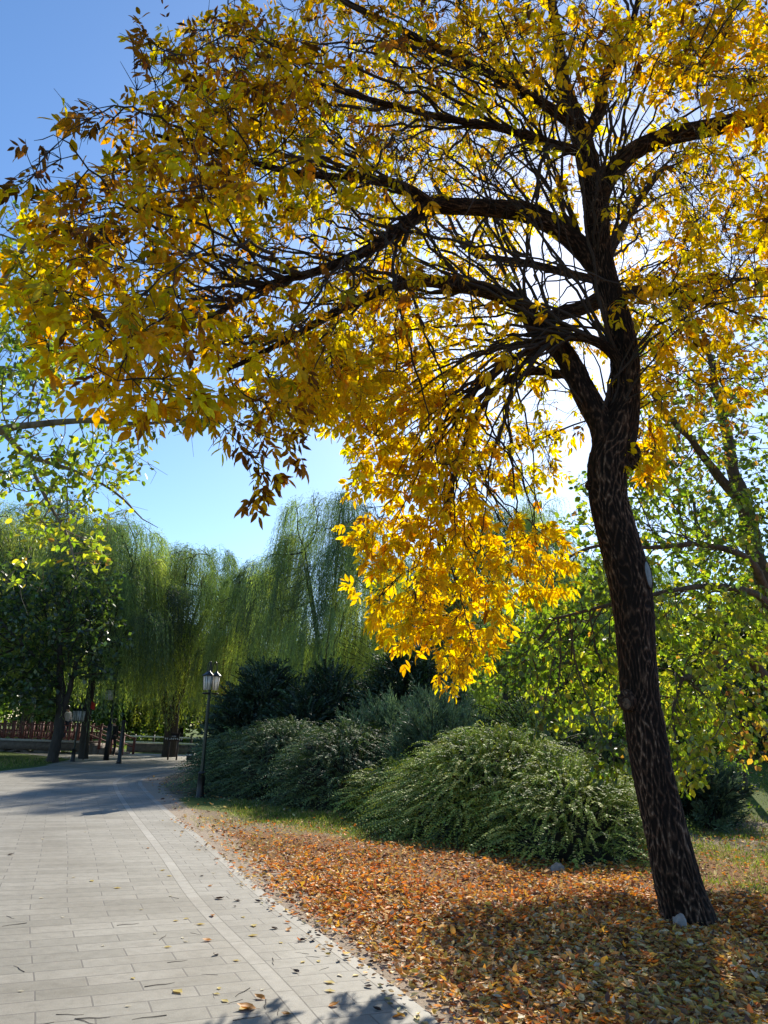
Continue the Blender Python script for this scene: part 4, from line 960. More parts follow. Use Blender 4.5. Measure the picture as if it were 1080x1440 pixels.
# thin dark trunks seen under the green leaves
for i, (rows, lab) in enumerate([([(712, 1030, 8, 21), (711, 985, 8, 21), (712, 955, 7, 21), (716, 900, 5, 21), (712, 850, 3, 21)], 'thin upright dark trunk standing behind the juniper, left one of two'),
                    ([(730, 1020, 6, 22), (738, 980, 6, 22), (747, 945, 5, 22), (752, 900, 4, 22), (765, 850, 2, 22)], 'thin slanting dark trunk standing behind the juniper, right one of two'),
                    ([(1040, 1030, 12, 20), (1020, 930, 11, 20), (1000, 860, 9, 20), (985, 780, 7, 20), (975, 700, 4, 20)], 'slender dark leaning trunk between the ash and the large leaved tree')]):
    p, r = limb_px(rows); p[0][2] = float(H(p[0][0], p[0][1]))-.05
    t_ = thing('young_tree', lab, 'tree', tuple(p[0]), 'young trees with thin dark trunks')
    b = MB(); P, Rr = resample(p, r, .15); b.tube(P, Rr, 8); 
    g = np.random.default_rng(90+i); lb = MB(); Pp = []
    for q in range(26):
        k = g.integers(len(P)//2, len(P)); d = unit(rdir(1, g)[0]+np.array([0, 0, .5])); l = g.uniform(.5, 1.3); e = P[k]+d*l; b.tube([P[k], P[k]+d*l*.5+[0, 0, .05], e], [.012, .008, .003], 4, None, False)
        for z_ in range(60): Pp.append(P[k]+d*l*g.uniform(.3, 1.1)+g.normal(size=3)*.18)
    b.build('trunk', M['darkbark'], t_, smooth=True); Pp = np.array(Pp)
    add_leaves(lb, LEAF_OV, Pp, rdir(len(Pp), g)+np.array([0, 0, -.6]), rdir(len(Pp), g), g.uniform(.07, .12, len(Pp)), palette(len(Pp), GCOL, WG[0], .15, g), 1.1)
    lb.build('crown', M['green'], t_); rebase(t_)

# far belt of trees
g = np.random.default_rng(99)
FB = []
for v in range(3):
    lb = MB(); cs = [(g.uniform(-2.6, 2.6), g.uniform(-2, 2), g.uniform(1.2, 8.2), g.uniform(1.5, 2.6)) for _ in range(17)]; P = []; C = []
    for (x, y, z, r_) in cs:
        u = unit(g.normal(size=(1000, 3)))*(g.random((1000, 1))**.4)*r_; P.append(u+np.array([x, y, z])); C.append(palette(1000, RG, [3, 3, 3, 2], .25, g)*g.uniform(.75, 1.25))
    P = np.concatenate(P); add_leaves(lb, LEAF_LO, P, rdir(len(P), g), rdir(len(P), g), g.uniform(.3, .5, len(P)), np.clip(np.concatenate(C), .004, .9), .6)
    bb = MB(); bb.tube([(0, 0, -.5), (.1, 0, 2), (0, .1, 4), (.3, 0, 7)], [.28, .22, .16, .05], 8)
    for (x, y, z, r_) in cs[:8]: bb.tube([(0, 0, 2.4), (x*.5, y*.5, z*.7), (x, y, z)], [.12, .07, .03], 5, None, False)
    FB.append((bb, lb))
fm = {}
LAB = ['far green tree beyond the willow row and lawn']
k_ = 0
for Y_, xs in ((72, np.arange(-42, 44, 6.3)), (88, np.arange(-50, 60, 7.0))):
    for x_ in xs:
        x = float(x_+g.uniform(-1.2, 1.2)); y = float(Y_+g.uniform(-3, 3)); v = int(g.integers(3)); s = float(g.uniform(.8, 1.15))
        t_ = thing('far_tree', 'far green tree beyond the willow row and lawn', 'tree', (x, y, float(H(x, y))), 'far green trees beyond the lawn', float(g.uniform(0, 6.28))); t_.scale = (s*1.15, s*1.15, s)
        if v not in fm: fm[v] = (FB[v][0].build('trunk', M['darkbark'], t_, smooth=True), FB[v][1].build('crown', M['green'], t_))
        else:
            for o in fm[v]: c = o.copy(); COL.objects.link(c); c.parent = t_
# one turning orange behind the willows
ot = at(335, 905, 52); t_ = thing('autumn_tree', 'small orange and yellow tree glimpsed between two willows above the lantern', 'tree', (ot[0], ot[1], float(H(ot[0], ot[1]))))
b = MB(); b.tube([(0, 0, -.2), (.1, 0, 3), (0, .1, 5.5)], [.18, .14, .06], 8); 
lb = MB(); P = unit(g.normal(size=(4200, 3)))*(g.random((4200, 1))**.4)*np.array([2.0, 1.8, 2.4])+np.array([0, 0, 5.4])
for q in range(10): b.tube([(0, 0, 3+.2*q), P[q]*.5+np.array([0, 0, 2.2]), P[q]], [.06, .03, .01], 4, None, False)
b.build('trunk', M['darkbark'], t_, smooth=True)
add_leaves(lb, LEAF_LO, P, rdir(len(P), g), rdir(len(P), g), g.uniform(.2, .34, len(P)), palette(len(P), [(.6, .25, .04), (.6, .4, .05), (.3, .32, .06)], [3, 3, 2], .2, g), .6); lb.build('crown', M['gold'], t_)

# ------------------------------------------------------------------ lamps
def lantern(parent, c, s=1.0, rz=0.0):
    b = MB(); b.lathe([(.0, .155), (.03, .15), (.045, .12), (.15, .035), (.16, .02), (.155, .01), (.10, .0)], c, 6, rz=rz)
    for v in b.v: v[:] = (v-np.array(c))*s+np.array(c)
    top = b.build('lantern_roof', M['blackmetal'], parent)
    b = MB(); b.lathe([(.0, -.40), (.082, -.40), (.115, -.005), (.0, -.005)], c, 6, rz=rz)
    for v in b.v: v[:] = (v-np.array(c))*s+np.array(c)
    b.build('lantern_glass', M['glass'], parent)
    b = MB()
    for q in range(6):
        a = 2*math.pi*q/6+rz; b.tube([np.array(c)+np.array([math.cos(a)*.086, math.sin(a)*.086, -.40])*s, np.array(c)+np.array([math.cos(a)*.119, math.sin(a)*.119, 0])*s], .008*s, 4)
    b.lathe([(.0, -.425), (.07, -.42), (.092, -.40), (.092, -.39), (.084, -.385)], c, 6, rz=rz)
    b.build('lantern_frame', M['blackmetal'], parent)
def lamp(px, py, top_py, label, group, heads=3, rz=.4, sleeve=.55, ls=.84):
    p = gnd(px, py); Y = float(p[1]); hgt = float(at(px+(py-top_py)*.1, top_py, Y)[2]); hl = hgt-.62*ls
    root = thing('street_lamp', label, 'street lamp', (p[0], p[1], float(H(p[0], p[1]))), group)
    b = MB(); b.lathe([(.0, -.02), (.105, -.02), (.105, .03), (.088, .05), (.082, sleeve-.03), (.092, sleeve-.02), (.092, sleeve+.015), (.05, sleeve+.03)], (0, 0, 0), 14); b.build('base_sleeve', M['blackmetal'], root, smooth=False)
    b = MB(); b.tube([(0, 0, sleeve), (0, 0, hl)], [.046, .036], 12); b.lathe([(.036, hl-.02), (.06, hl), (.06, hl+.02), (.03, hl+.05), (.02, hl+.36)], (0, 0, 0), 10); b.build('pole', M['lampmetal'], root, smooth=True)
    for q in range(heads):
        a = 2*math.pi*q/heads+rz; c_, s_ = math.cos(a), math.sin(a); rr = .155*ls
        t = np.linspace(0, 1, 12); P = [(c_*rr*.12, s_*rr*.12, hl+.1)]+[(c_*(rr*.12+rr*.88*(.5-.5*math.cos(math.pi*u))), s_*(rr*.12+rr*.88*(.5-.5*math.cos(math.pi*u))), hl+.2+.42*ls*math.sin(math.pi*(.12+.66*u))-.0) for u in t]
        P.append((c_*rr, s_*rr, hl+.40*ls)); b = MB(); b.tube(P, .012, 6); b.build('arm', M['blackmetal'], root, smooth=True)
        lantern(root, (c_*rr, s_*rr, hl+.40*ls-.12), .95*ls, a)
    return root
lamp(281, 1121, 932, 'black street lamp with a cluster of white lanterns at the path bend by the shrubs', 'park street lamps')
lamp(102, 1071, 987, 'far street lamp with white lanterns standing right of the forked black trunk by the bridge', 'park street lamps', 3, .9, .5, 1.1)
# tall pole with one square white lantern
p = gnd(149, 1069); root = thing('street_lamp', 'tall black pole with square white lantern box at the end of the path', 'street lamp', (p[0], p[1], 0), 'park street lamps')
b = MB(); b.lathe([(0, -.02), (.12, -.02), (.11, 1.5), (.05, 1.55), (.05, 3.9), (0, 3.95)], (0, 0, 0), 10); b.build('pole', M['blackmetal'], root, smooth=False)
b = MB(); b.box((-.16, -.12, 2.75), (.30, .26, .42), .2, 0, .92); b.build('lantern_glass', M['glass'], root)
b = MB(); b.box((-.16, -.12, 2.99), (.36, .32, .05), .2, 0, .6); b.build('lantern_frame', M['blackmetal'], root)
p = gnd(167, 1074); root = thing('post', 'thick plain black post standing at the end of the path beside the lamp pole', 'post', (p[0], p[1], 0))
hp = float(at(174, 1013, p[1])[2]); b = MB(); b.lathe([(0, -.02), (.10, -.02), (.10, .12), (.082, .14), (.076, hp-.05), (.08, hp-.04), (.08, hp), (0, hp+.01)], (0, 0, 0), 12); b.build('shaft', M['blackmetal'], root)
b = MB(); b.lathe([(.13, -.01), (.13, .02), (.10, .03)], (0, 0, 0), 12); b.build('base_plate', M['blackmetal'], root)

# ------------------------------------------------------------------ sign board
p = gnd(246, 1069); Y = float(p[1]); root = thing('sign_board', 'dark brown sign board with white lettering on two posts in front of the forked trunk', 'sign', (p[0], p[1], 0))
z0 = float(at(241, 1042, Y)[2]); z1 = float(at(241, 1032, Y)[2]); wd = pix2m(at(241, 1040, Y), 15)
b = MB(); b.box((0-.15, 0, (z0+z1)/2), (wd, .06, z1-z0)); b.box((-.15, 0, z1+.03), (wd+.1, .12, .05)); b.build('board', M['signbrown'], root)
for sx in (-1, 1): b = MB(); b.box((-.15+sx*(wd/2-.05), .05, (z1)/2-.02), (.07, .05, z1)); b.build('post', M['signbrown'], root)
g = np.random.default_rng(4); b = MB()   # strokes of two short lines of characters, too small to read in the photo
for row, n_, hh in ((.68, 4, .05), (.30, 9, .085)):
    zc = z0+(z1-z0)*row
    for q in range(n_):
        xc = -.15+(q-(n_-1)/2)*hh*1.12
        b = MB()
        for s_ in range(4): b.box((xc+g.uniform(-.3, .3)*hh, -.033, zc+g.uniform(-.35, .35)*hh), ((hh*.7, .004, hh*.13) if s_ % 2 else (hh*.13, .0046, hh*.8)))
        b.build('character', M['white'], root)
# notice box / litter bin by the kerb
p = gnd(268, 1071); Y = float(p[1]); root = thing('litter_bin', 'small dark litter bin with white band and peaked lid by the far kerb', 'litter bin', (p[0], p[1], 0))
u_ = pix2m(p, 1.0); b = MB(); b.box((0, 0, 6.5*u_), (10*u_, .4, 9*u_), 0, 0, 1.06); b.build('body', M['signbrown'], root)
b = MB(); b.box((0, -.0, 9.3*u_), (10.7*u_, .46, 1.8*u_)); b.build('band', M['white'], root)
b = MB(); b.box((0, 0, 12.6*u_), (10.5*u_, .44, 3.4*u_), 0, 0, .45); b.box((0, 0, 14.6*u_), (3*u_, .1, 1.2*u_)); b.build('lid', M['signbrown'], root)
for sx in (-1, 1): b = MB(); b.box((sx*4*u_, 0, 1.0*u_), (.8*u_, .3, 2.2*u_)); b.build('leg', M['blackmetal'], root)

# ------------------------------------------------------------------ low rail and revetment along the pond
a0 = gnd(176, 1062); a1 = gnd(345, 1073)
ymid = 45.5
def seg_wall(name, label, cat, P0, P1, h, t, mat, z0=-.1):
    P0 = np.array(P0); P1 = np.array(P1); L = float(np.linalg.norm(P1-P0)); c = (P0+P1)/2; rz = math.atan2(P1[1]-P0[1], P1[0]-P0[0])
    root = thing(name, label, cat, (c[0], c[1], 0), None, rz); b = MB(); b.box((0, 0, (z0+h)/2), (L, t, h-z0)); b.build('masonry', mat, root)
    b = MB(); b.box((0, 0, h+.03), (L+.05, t+.08, .06)); b.build('coping', mat, root); return root
wl = at(180, 1050, 46.5); wr = at(420, 1060, 46)
seg_wall('stone_wall', 'low grey stone retaining wall behind the sign board and litter bin', 'wall', (wl[0], 46.5), (wr[0], 45.5), .42, .35, M['wall'])
P0 = np.array([wl[0]-1, 49.0]); P1 = np.array([wr[0]+3, 48.4]); Lr = float(np.linalg.norm(P1-P0)); rz = math.atan2(P1[1]-P0[1], P1[0]-P0[0])
root = thing('rail_fence', 'pale low horizontal rail fence along the lawn behind the stone wall', 'fence', ((P0[0]+P1[0])/2, (P0[1]+P1[1])/2, 0), None, rz)
for zz in (.48, .82): b = MB(); b.box((0, 0, zz), (Lr, .07, .08)); b.build('rail', M['white'], root)
nn_ = 12
for q in range(nn_): b = MB(); b.box((-Lr/2+Lr*(q+.5)/nn_, .06, .44), (.1, .1, 1.0)); b.build('post', M['signbrown'], root)

# ------------------------------------------------------------------ red bridge
YB = 41.0
bl = at(-60, 1036, YB); br_ = at(122, 1043, YB); zd = (float(bl[2])+float(br_[2]))/2; x0 = float(bl[0]); x1 = float(br_[0]); Wd = 1.9
root = thing('footbridge', 'red railed timber footbridge behind the forked black trunk on the left', 'bridge', ((x0+x1)/2, YB, 0))
cx = (x0+x1)/2; hw = (x1-x0)/2
b = MB(); b.box((0, Wd/2, zd-.05), (2*hw, Wd, .10)); b.box((0, Wd/2, zd-.011), (2*hw+.06, Wd+.1, .022)); b.build('deck', M['white'] if False else M['deck'], root)
b = MB(); b.box((0, .02, zd-.30), (2*hw, .14, .38)); b.box((0, Wd-.1, zd-.30), (2*hw, .14, .38)); b.build('girder', M['deck'], root)
b = MB(); b.box((0, -.06, zd-.035), (2*hw, .05, .11)); b.build('edge_board', simple('pale weathered board', (.42, .39, .36), .8), root)
npost = 15
for yy in (0.0, Wd):
    for q in range(npost):
        x = -hw+2*hw*q/(npost-1); b = MB(); b.box((x, yy, zd+.42), (.11, .11, .86)); b.box((x, yy, zd+.87), (.14, .14, .04)); b.build('railing_post', M['redwood'], root)
    b = MB()
    for q in range(npost-1):
        xa = -hw+2*hw*q/(npost-1)+.06; xb = -hw+2*hw*(q+1)/(npost-1)-.06; xm = (xa+xb)/2; w_ = xb-xa
        for zz in (.12, .42, .74): b.box((xm, yy, zd+zz), (w_, .055, .06))
        b.box((xm-w_*.2, yy, zd+.27), (.04, .05, .24)); b.box((xm+w_*.2, yy, zd+.27), (.04, .05, .24)); b.box((xm, yy, zd+.58), (.04, .05, .26))
    b.build('railing', M['redwood'], root)
for x, w_ in ((-hw*.35, .5), (hw*.30, .7), (hw*.93, .9)):
    b = MB(); b.box((x, Wd/2, (zd-.5-.9)/2), (w_, Wd*.9, zd-.5+.9)); b.build('pier', M['wall'], root)
for x, sg in ((-hw*.35+.25, 1), (hw*.30-.35, -1)):
    b = MB(); b.tube([(x, .1, -.1), (x+sg*.9, .1, zd-.45)], .07, 6); b.build('brace', M['deck'], root)
# steps coming down toward the path with sloping rails
st = MB(); nst_ = 5
for q in range(nst_): zz = zd-(q+1)*zd/(nst_+1); st.box((hw+.17+q*.34, Wd/2, (zz-.4)/2+.0), (.34, Wd, zz+.4))
st.build('steps', M['deck'], root)
for yy in (.0, Wd):
    b = MB(); xa, xb = hw+.05, hw+.05+nst_*.36
    for zz in (.35, .78): b.tube([(xa, yy, zd+zz), (xb, yy, zz*1.0)], .04, 4)
    b.build('stair_rail', M['redwood'], root)
    for q in range(3): x = xa+(xb-xa)*(q+1)/3; zg = zd*(1-(q+1)/3); b = MB(); b.box((x, yy, zg+.35), (.11, .11, 1.0)); b.build('railing_post', M['redwood'], root)
# dry stone edging and rubble beneath it
# water
mt, n, out = newmat('pond water'); bs = N(n, 'ShaderNodeBsdfPrincipled', Roughness=.06); bs.inputs['Base Color'].default_value = (.03, .04, .025, 1)
nz = N(n, 'ShaderNodeTexNoise', Scale=3.0, Detail=3.0); bp = N(n, 'ShaderNodeBump', Strength=.15); n.links.new(nz.outputs['Fac'], bp.inputs['Height']); n.links.new(bp.outputs[0], bs.inputs['Normal']); n.links.new(bs.outputs[0], out.inputs[0])
b = MB(); b.add([(-45, 42.9, .003), (x1+.2, 42.6, .003), (x1+1.0, 46.2, .003), (-45, 52, .003)], [[0, 1, 2, 3]]); tag(b.build('pond_water', mt), kind='structure')
# red lantern on a stick
p = at(127, 991, 34.5); root = thing('red_banner', 'small bright red banner on a thin pole beside the far street lamp lanterns', 'banner', (p[0], p[1], 0))
b = MB(); b.tube([(0, 0, 0), (0, 0, float(p[2])+.25)], .02, 6); b.build('pole', M['blackmetal'], root)
b = MB(); V = []; 
for i in range(7):
    for j in range(5): V.append((.02+.2*j/4, .03*math.sin(j*1.6+i*.5), float(p[2])+.15-.3*i/6-.02*j))
b.add(V, [[i*5+j, i*5+j+1, (i+1)*5+j+1, (i+1)*5+j] for i in range(6) for j in range(4)]); b.v[0] = b.v[0]; b.build('cloth', M['red'], root)

# ------------------------------------------------------------------ people (far away)
def skinned(name, verts, edges, radii, mat, parent, rootv=0):
    me = bpy.data.meshes.new(name); me.from_pydata(verts, edges, []); o = bpy.data.objects.new(name, me); COL.objects.link(o); o.parent = parent
    md = o.modifiers.new('skin', 'SKIN'); 
    for i, r in enumerate(radii): me.skin_vertices[0].data[i].radius = (r, r*.85) if not isinstance(r, tuple) else r
    me.skin_vertices[0].data[rootv].use_root = True
    md2 = o.modifiers.new('sub', 'SUBSURF'); md2.levels = 1; md2.render_levels = 2; me.materials.append(mat); return o
def person(x, y, z, rz, label, top, legs, stride=.22):
    root = thing('person', label, 'person', (x, y, z), None, rz)
    V = [(0, 0, .93), (0, 0, 1.12), (0, 0, 1.36), (0, 0, 1.47), (0, .02, 1.60), (0, .01, 1.70),
         (-.10, 0, .88), (-.10, -stride*.6, .48), (-.10, -stride*.3, .07), (-.10, -stride*.3-.13, .04),
         (.10, 0, .88), (.10, stride*.2, .48), (.10, stride, .08), (.10, stride-.13, .04),
         (-.17, 0, 1.40), (-.24, .06, 1.13), (-.22, -.08, .90), (-.22, -.12, .82),
         (.17, 0, 1.40), (.24, -.04, 1.13), (.22, -.16, .93), (.22, -.21, .86)]
    E = [(0, 1), (1, 2), (2, 3), (3, 4), (4, 5), (0, 6), (6, 7), (7, 8), (8, 9), (0, 10), (10, 11), (11, 12), (12, 13), (2, 14), (14, 15), (15, 16), (16, 17), (2, 18), (18, 19), (19, 20), (20, 21)]
    rad = [.13, .12, .14, .055, .085, .065, .085, .06, .04, .035, .085, .06, .04, .035, .055, .042, .03, .03, .055, .042, .03, .03]
    skinned('body', V, E, rad, M['skin'], root)
    ji = [0, 1, 2, 14, 15, 16, 18, 19, 20]; mp = {a: i for i, a in enumerate(ji)}
    jv = [V[i] for i in ji]; jv[0] = (0, 0, .86)
    skinned('jacket', jv, [(mp[a], mp[c]) for a, c in E if a in mp and c in mp], [.17, .155, .17, .075, .06, .05, .075, .06, .05], top, root)
    li_ = [0, 6, 7, 8, 10, 11, 12]; mp = {a: i for i, a in enumerate(li_)}
    skinned('trousers', [V[i] for i in li_], [(mp[a], mp[c]) for a, c in E if a in mp and c in mp], [.14, .10, .08, .06, .10, .08, .06], legs, root)
    b = MB(); b.lathe([(0, .12), (.06, .11), (.10, .06), (.112, 0), (.10, -.06), (.09, -.1)], (0, .035, 1.66), 14); b.build('hair', M['hair'], root, smooth=True)
p = at(156, 1058, 39.5); person(float(p[0]), 39.5, 0, 2.9, 'person in black standing between the tall lamp pole and the thick post', M['black_cloth'], M['black_cloth'])
p = at(90, 1040, YB+1); person(float(p[0]), YB+1.0, zd, 1.2, 'person in a light grey top and dark trousers crossing the red bridge', M['grey_cloth'], M['navy_cloth'], .1)

# ------------------------------------------------------------------ stones
def stone(px, py, size, label, seed, sq=.7):
    p = gnd(px, py); b = MB(); nu, nv = 20, 12; V = []
    for i in range(nv+1):
        for j in range(nu):
            u = 2*math.pi*j/nu; v = math.pi*i/nv; d = np.array([math.sin(v)*math.cos(u), math.sin(v)*math.sin(u), math.cos(v)])
            d2 = np.sign(d)*np.abs(d)**.75; f = 1+.28*fbm(d[0]*1.4+seed, d[1]*1.4, d[2]*1.4, 4); V.append(d2*f*np.array([size, size*.8, size*sq]))
    b.add(V, [[i*nu+j, (i+1)*nu+j, (i+1)*nu+(j+1) % nu, i*nu+(j+1) % nu] for i in range(nv) for j in range(nu)]); o = b.build('stone', M['stone'], None, smooth=False)
    o.location = (p[0], p[1], float(H(p[0], p[1]))+size*sq*.45); o.rotation_euler = (.1, .2, seed); tag(o, label, 'stone'); return o
stone(785, 1224, .105, 'pale pinkish stone lying at the right foot of the rounded shrub', 1.2)
stone(957, 1309, .075, 'small pale upright stone leaning at the foot of the ash trunk', 4.4, 1.1)

# ------------------------------------------------------------------ fallen leaves
g = np.random.default_rng(123)
LC = [(.62, .20, .035), (.58, .37, .15), (.80, .38, .05), (.74, .58, .30), (.19, .09, .04), (.74, .50, .06), (.09, .045, .022), (.55, .47, .32)]
def litter():
    mb = MB()
    def zone(n, x0, x1, y0, y1, dens, s, wts):
        x = g.uniform(x0, x1, n); y = y0+(y1-y0)*g.random(n)**1.25; ok = (x > edge_x(y)+.03+np.abs(g.normal(size=n))*.05)&(np.abs(x) < .62*y+1.0)
        ok &= g.random(n) < dens(x, y); x, y = x[ok], y[ok]; n = len(x)
        z = H(x, y)+.012+g.random(n)**2*.045; P = np.c_[x, y, z]
        Nn = unit(np.c_[g.normal(size=n)*.45, g.normal(size=n)*.45, np.ones(n)]); D = unit(np.c_[g.normal(size=n), g.normal(size=n), g.normal(size=n)*.28])
        C = palette(n, LC, wts, .18, g)
        # near the trunk the fallen leaves are fresher, tan and olive yellow
        nr = np.exp(-(((x-2.2)/2.2)**2+((y-6.0)/1.7)**2)); sw = g.random(n) < nr*.75
        C[sw] = palette(int(sw.sum()), [(.46, .31, .12), (.48, .38, .09), (.26, .14, .05), (.64, .44, .09), (.6, .50, .32)], [3, 3, 2.5, 1, 1.2], .16, g)
        S = g.uniform(s[0], s[1], n); W = g.uniform(.7, 1.35, n); q = g.random(n) < .55
        add_leaves(mb, LEAF_CURL, P[q], D[q], Nn[q], S[q], C[q], W[q]); add_leaves(mb, LEAF_MD, P[~q], D[~q], Nn[~q], S[~q], C[~q], W[~q]*.8)
        return n
    xs = g.uniform(-.32, .04, 700); ys = 4.6+10*g.random(700)**1.3; kk = g.random(700) < np.exp(xs/.10); xs, ys = xs[kk], ys[kk]
    add_leaves(mb, LEAF_CURL, np.c_[edge_x(ys)+xs, ys, np.full(len(xs), .012)], unit(np.c_[g.normal(size=(len(xs), 2)), np.zeros(len(xs))+.05]), unit(np.c_[g.normal(size=(len(xs), 2))*.2, np.ones(len(xs))]), g.uniform(.03, .07, len(xs)), palette(len(xs), LC, [3, 3, 2, 3, 2, 1, 2, 2], .2, g), 1.0)
    def dn(x, y):
        d = x-edge_x(y); patch = .55+.9*np.sin(x*1.9+y)*np.sin(y*1.4-x*.8+1)
        v = sm(-.05, .9+.35*np.sin(y*2.3)*1.0, d*(1.0+.0*y))*.85+.12
        v *= 1-.86*sm(9.5, 13.0, y+.25*x)*sm(4.5, 2.5, x); v *= np.clip(.62+.45*patch, .12, 1)
        v = np.where(y < 8.2, np.maximum(v, .5*sm(.0, .25, d)+.35*sm(.2, .6, d)), v)
        v = v*(1-.88*sm(8.2, 9.2, y)*sm(.30, .36, x/y))
        return np.clip(v, .02, 1)
    W0 = [6, 2.4, 4.5, 2, 2.6, 1.5, 1.6, 1]
    a = zone(95000, -1.5, 7.0, 4.6, 9.0, dn, (.026, .078), W0)
    c = zone(70000, -4, 9.0, 8.5, 14.5, dn, (.04, .075), W0)
    d_ = zone(9000, -7, 14.0, 13, 25, lambda x, y: np.full(len(x), .35), (.06, .1), [3, 3, 1, 3, 3, .6, 1, 1])
    tag(mb.build('leaf_litter', M['litter']), kind='stuff', label='orange, tan and brown fallen leaves carpeting the ground beside the path', cat='fallen leaves')
    print('litter', a, c, d_)
litter()
# single leaves on the paving
def path_leaf(px, py, kind, s, rz):
    p = gnd(px, py, .006); return p, kind, s, rz
KIND = {'y': ((.62, .50, .16), 'pale yellow fallen leaf lying flat on the grey paving', 'pale yellow leaves scattered on the paving'),
        'o': ((.55, .25, .05), 'orange brown fallen leaf on the grey paving near the leafy verge', 'orange leaves scattered on the paving'),
        'd': ((.035, .018, .015), 'curled dark brown dead leaf on the grey paving', 'dark curled leaves on the paving'),
        'c': ((.60, .56, .42), 'tiny cream leaflet fleck on the grey paving', 'cream leaf flecks on the paving')}
PL = [(346, 1419, 'o', .15), (250, 1395, 'y', .13), (187, 1376, 'y', .06), (345, 1418, 'y', .14), (299, 1288, 'o', .10), (406, 1308, 'o', .10), (385, 1306, 'd', .09), (291, 1323, 'o', .10), (303, 1343, 'd', .08),
      (309, 1264, 'd', .12), (333, 1267, 'd', .10), (362, 1268, 'd', .09), (357, 1302, 'y', .12), (373, 1259, 'o', .09), (282, 1300, 'y', .10), (129, 1239, 'y', .10), (165, 1249, 'y', .10), (262, 1292, 'y', .07), (356, 1316, 'y', .11),
      (229, 1224, 'y', .09), (238, 1232, 'y', .08), (332, 1351, 'y', .07), (236, 1332, 'y', .08), (257, 1319, 'c', .06), (261, 1324, 'c', .06), (218, 1313, 'c', .05), (199, 1279, 'c', .06), (247, 1295, 'y', .07), (58, 1263, 'c', .06), (425, 1323, 'd', .10),
      (440, 1323, 'd', .10), (436, 1310, 'd', .08), (416, 1367, 'd', .08), (463, 1382, 'y', .11), (464, 1394, 'y', .10), (478, 1372, 'c', .08), (470, 1414, 'o', .10), (402, 1427, 'o', .08), (365, 1404, 'o', .10), (316, 1408, 'y', .08),
      (376, 1447, 'y', .08), (308, 1390, 'y', .06), (305, 1398, 'y', .06), (369, 1392, 'c', .05), (335, 1243, 'c', .07), (342, 1290, 'y', .07), (296, 1246, 'o', .07), (284, 1232, 'd', .06), (300, 1228, 'c', .06), (208, 1193, 'o', .08), (15, 1202, 'd', .09),
      (103, 1234, 'c', .06), (29, 1394, 'c', .05), (448, 1352, 'y', .07), (426, 1353, 'y', .07), (395, 1326, 'y', .06), (476, 1352, 'd', .07), (487, 1349, 'd', .07), (240, 1260, 'c', .06), (412, 1283, 'o', .08), (421, 1293, 'd', .07), (500, 1372, 'y', .08), (518, 1388, 'd', .08),
      (560, 1430, 'o', .09), (545, 1405, 'y', .09), (586, 1432, 'y', .09), (530, 1420, 'd', .07), (330, 1275, 'd', .05), (145, 1330, 'c', .05), (88, 1290, 'c', .05), (180, 1415, 'c', .05), (120, 1170, 'c', .07), (60, 1180, 'c', .07)]
proto = {}
for k_, (c_, lb_, gr_) in KIND.items():
    b = MB(); add_leaves(b, LEAF_CURL if k_ in 'do' else LEAF_MD, np.array([[0, -.5, .03 if k_ in 'do' else .02]]), np.array([[0, 1., .05]]), np.array([[0, 0, 1.]]), np.array([1.0]), np.array([c_]), 1.2 if k_ in 'do' else 1.0)
    # a short stalk
    b.tube([(0, -.5, .02), (.03, -.68, .01)], .008, 4, np.array(c_)*.6, False)
    proto[k_] = [b, None]
for (px, py, k_, s) in PL:
    p = gnd(px, py, .006); c_, lb_, gr_ = KIND[k_]
    if proto[k_][1] is None: o = proto[k_][0].build('fallen_leaf', M['litter']); proto[k_][1] = o
    else: o = proto[k_][1].copy(); COL.objects.link(o)
    o.location = (p[0], p[1], .007); o.rotation_euler = (float(g.normal()*.06), float(g.normal()*.06), float(g.uniform(0, 6.28))); s = s*.8; o.scale = (s, s, s); tag(o, lb_, 'fallen leaf', gr_)
tb = MB(); tb.tube([(-.5, 0, .03), (-.1, .04, .04), (.2, .0, .03), (.5, .07, .03)], [.02, .018, .014, .008], 4); t0 = None
for (px, py) in [(340, 1395), (372, 1412), (300, 1400), (330, 1408), (295, 1370), (250, 1352), (225, 1385), (392, 1422), (210, 1430), (130, 1432), (60, 1440), (120, 1437), (180, 1300), (20, 1300), (14, 1290), (28, 1362), (320, 1262), (440, 1345), (455, 1362), (230, 1318), (275, 1313), (98, 1427), (348, 1432), (245, 1262), (425, 1340), (340, 1225), (383, 1352)]:
    p = gnd(px, py, .006)
    if t0 is None: o = tb.build('fallen_twig', M['twig']); t0 = o
    else: o = t0.copy(); COL.objects.link(o)
    s = float(g.uniform(.09, .2)); o.location = (p[0], p[1], .003); o.scale = (s, s, s*.6); o.rotation_euler = (0, 0, float(g.uniform(0, 6.28))); tag(o, 'thin dark bit of twig lying on the grey paving', 'twig', 'thin bits of twig on the paving')

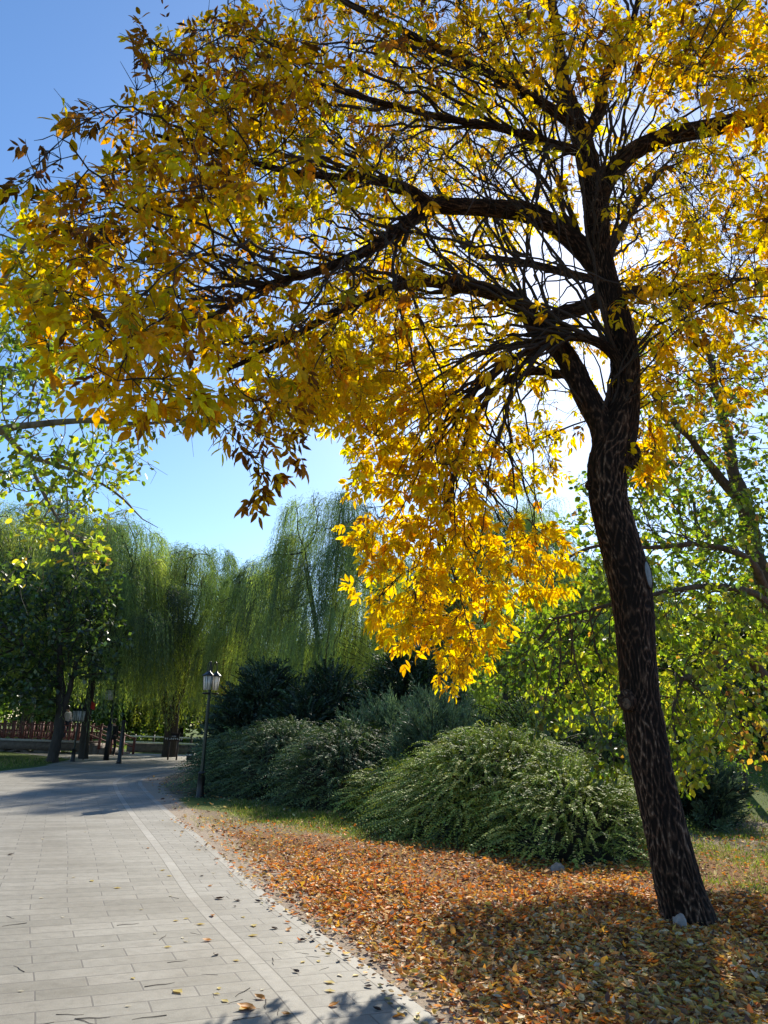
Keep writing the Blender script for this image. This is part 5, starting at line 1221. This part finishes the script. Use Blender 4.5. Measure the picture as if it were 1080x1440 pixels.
# ------------------------------------------------------------------ grass
def grass(name, label, n, fn, hs, cols, w, wid=.07, lean=.5):
    mb = MB(); x, y = fn(n); ok = (x > edge_x(y)+.12) | (x < edge_x(y)-5.0); x, y = x[ok], y[ok]; n = len(x); P = np.c_[x, y, H(x, y)-.005]
    D = unit(np.c_[g.normal(size=n)*lean, g.normal(size=n)*lean, np.ones(n)]); add_leaves(mb, LEAF_LO, P, D, rdir(n, g), g.uniform(hs[0], hs[1], n), palette(n, cols, w, .2, g), wid); tag(mb.build(name, M['grass']), label=label, cat='grass', kind='stuff')
def band_green(n):
    c = g.random(n); px = 330+290*c+g.normal(size=n)*10; py = 1136+34*c*1.15+g.normal(size=n)*9
    P = np.array([gnd(a, b_) for a, b_ in zip(px, py)]); return P[:, 0], P[:, 1]
GG = [(.13, .20, .03), (.2, .27, .04), (.3, .33, .06), (.08, .12, .02)]
grass('green_grass', 'short bright green grass along the foot of the shrubs', 17000, band_green, (.04, .11), GG+[(.42, .34, .18)], [3, 3, 1.6, 1.5, 2.2], .10, .8)
def band_dry(n): 
    y = g.uniform(8.5, 16.5, n); x = g.uniform(-5, 5.5, n); k = (g.random(n) < sm(8.5, 12, y+.3*x)*np.clip(.6+.7*np.sin(x*2.1+y)*np.sin(y*1.7-x), 0, 1)); return x[k], y[k]
grass('dry_grass', 'thin dry straw coloured grass between the fallen leaves', 26000, band_dry, (.04, .11), [(.42, .34, .19), (.34, .27, .13), (.25, .26, .08), (.5, .42, .28)], [3, 3, 1.2, 1.5], .07, .8)
def right_lawn(n):
    y = g.uniform(8.2, 26, n)**1.0; x = g.uniform(3.2, 15, n); k = (g.random(n) < np.clip(.55+.8*np.sin(x*1.5+y*.7)*np.sin(y*1.1-x*.4), .08, 1))&(x > .30*y+.2)&(x < .62*y+1.5); return x[k], y[k]
grass('lawn_grass', 'patchy green lawn right of the leaning trunk', 90000, right_lawn, (.05, .13), GG+[(.4, .36, .2)], [3, 3, 2.4, 1, 2], .10, .7)
def left_lawn(n): 
    P = np.array([gnd(a, b_) for a, b_ in zip(g.uniform(-140, 100, n), 1067+g.random(n)*20)]); k = P[:, 0] < edge_x(P[:, 1])-5.0; return P[k, 0], P[k, 1]
grass('verge_grass', 'grass on the verge left of the path in front of the bridge', 7000, left_lawn, (.07, .16), GG+[(.36, .28, .16)], [3, 3, 2, 2, 4], .12, .6)
def far_lawn(n): return g.uniform(-30, 14, n), g.uniform(50, 68, n)
grass('far_lawn', 'bright lawn beyond the low rail fence', 26000, far_lawn, (.12, .26), GG, [2, 3, 3, 1], .2, .5)
# dry leaf covered slope behind on the right: low scrub twigs
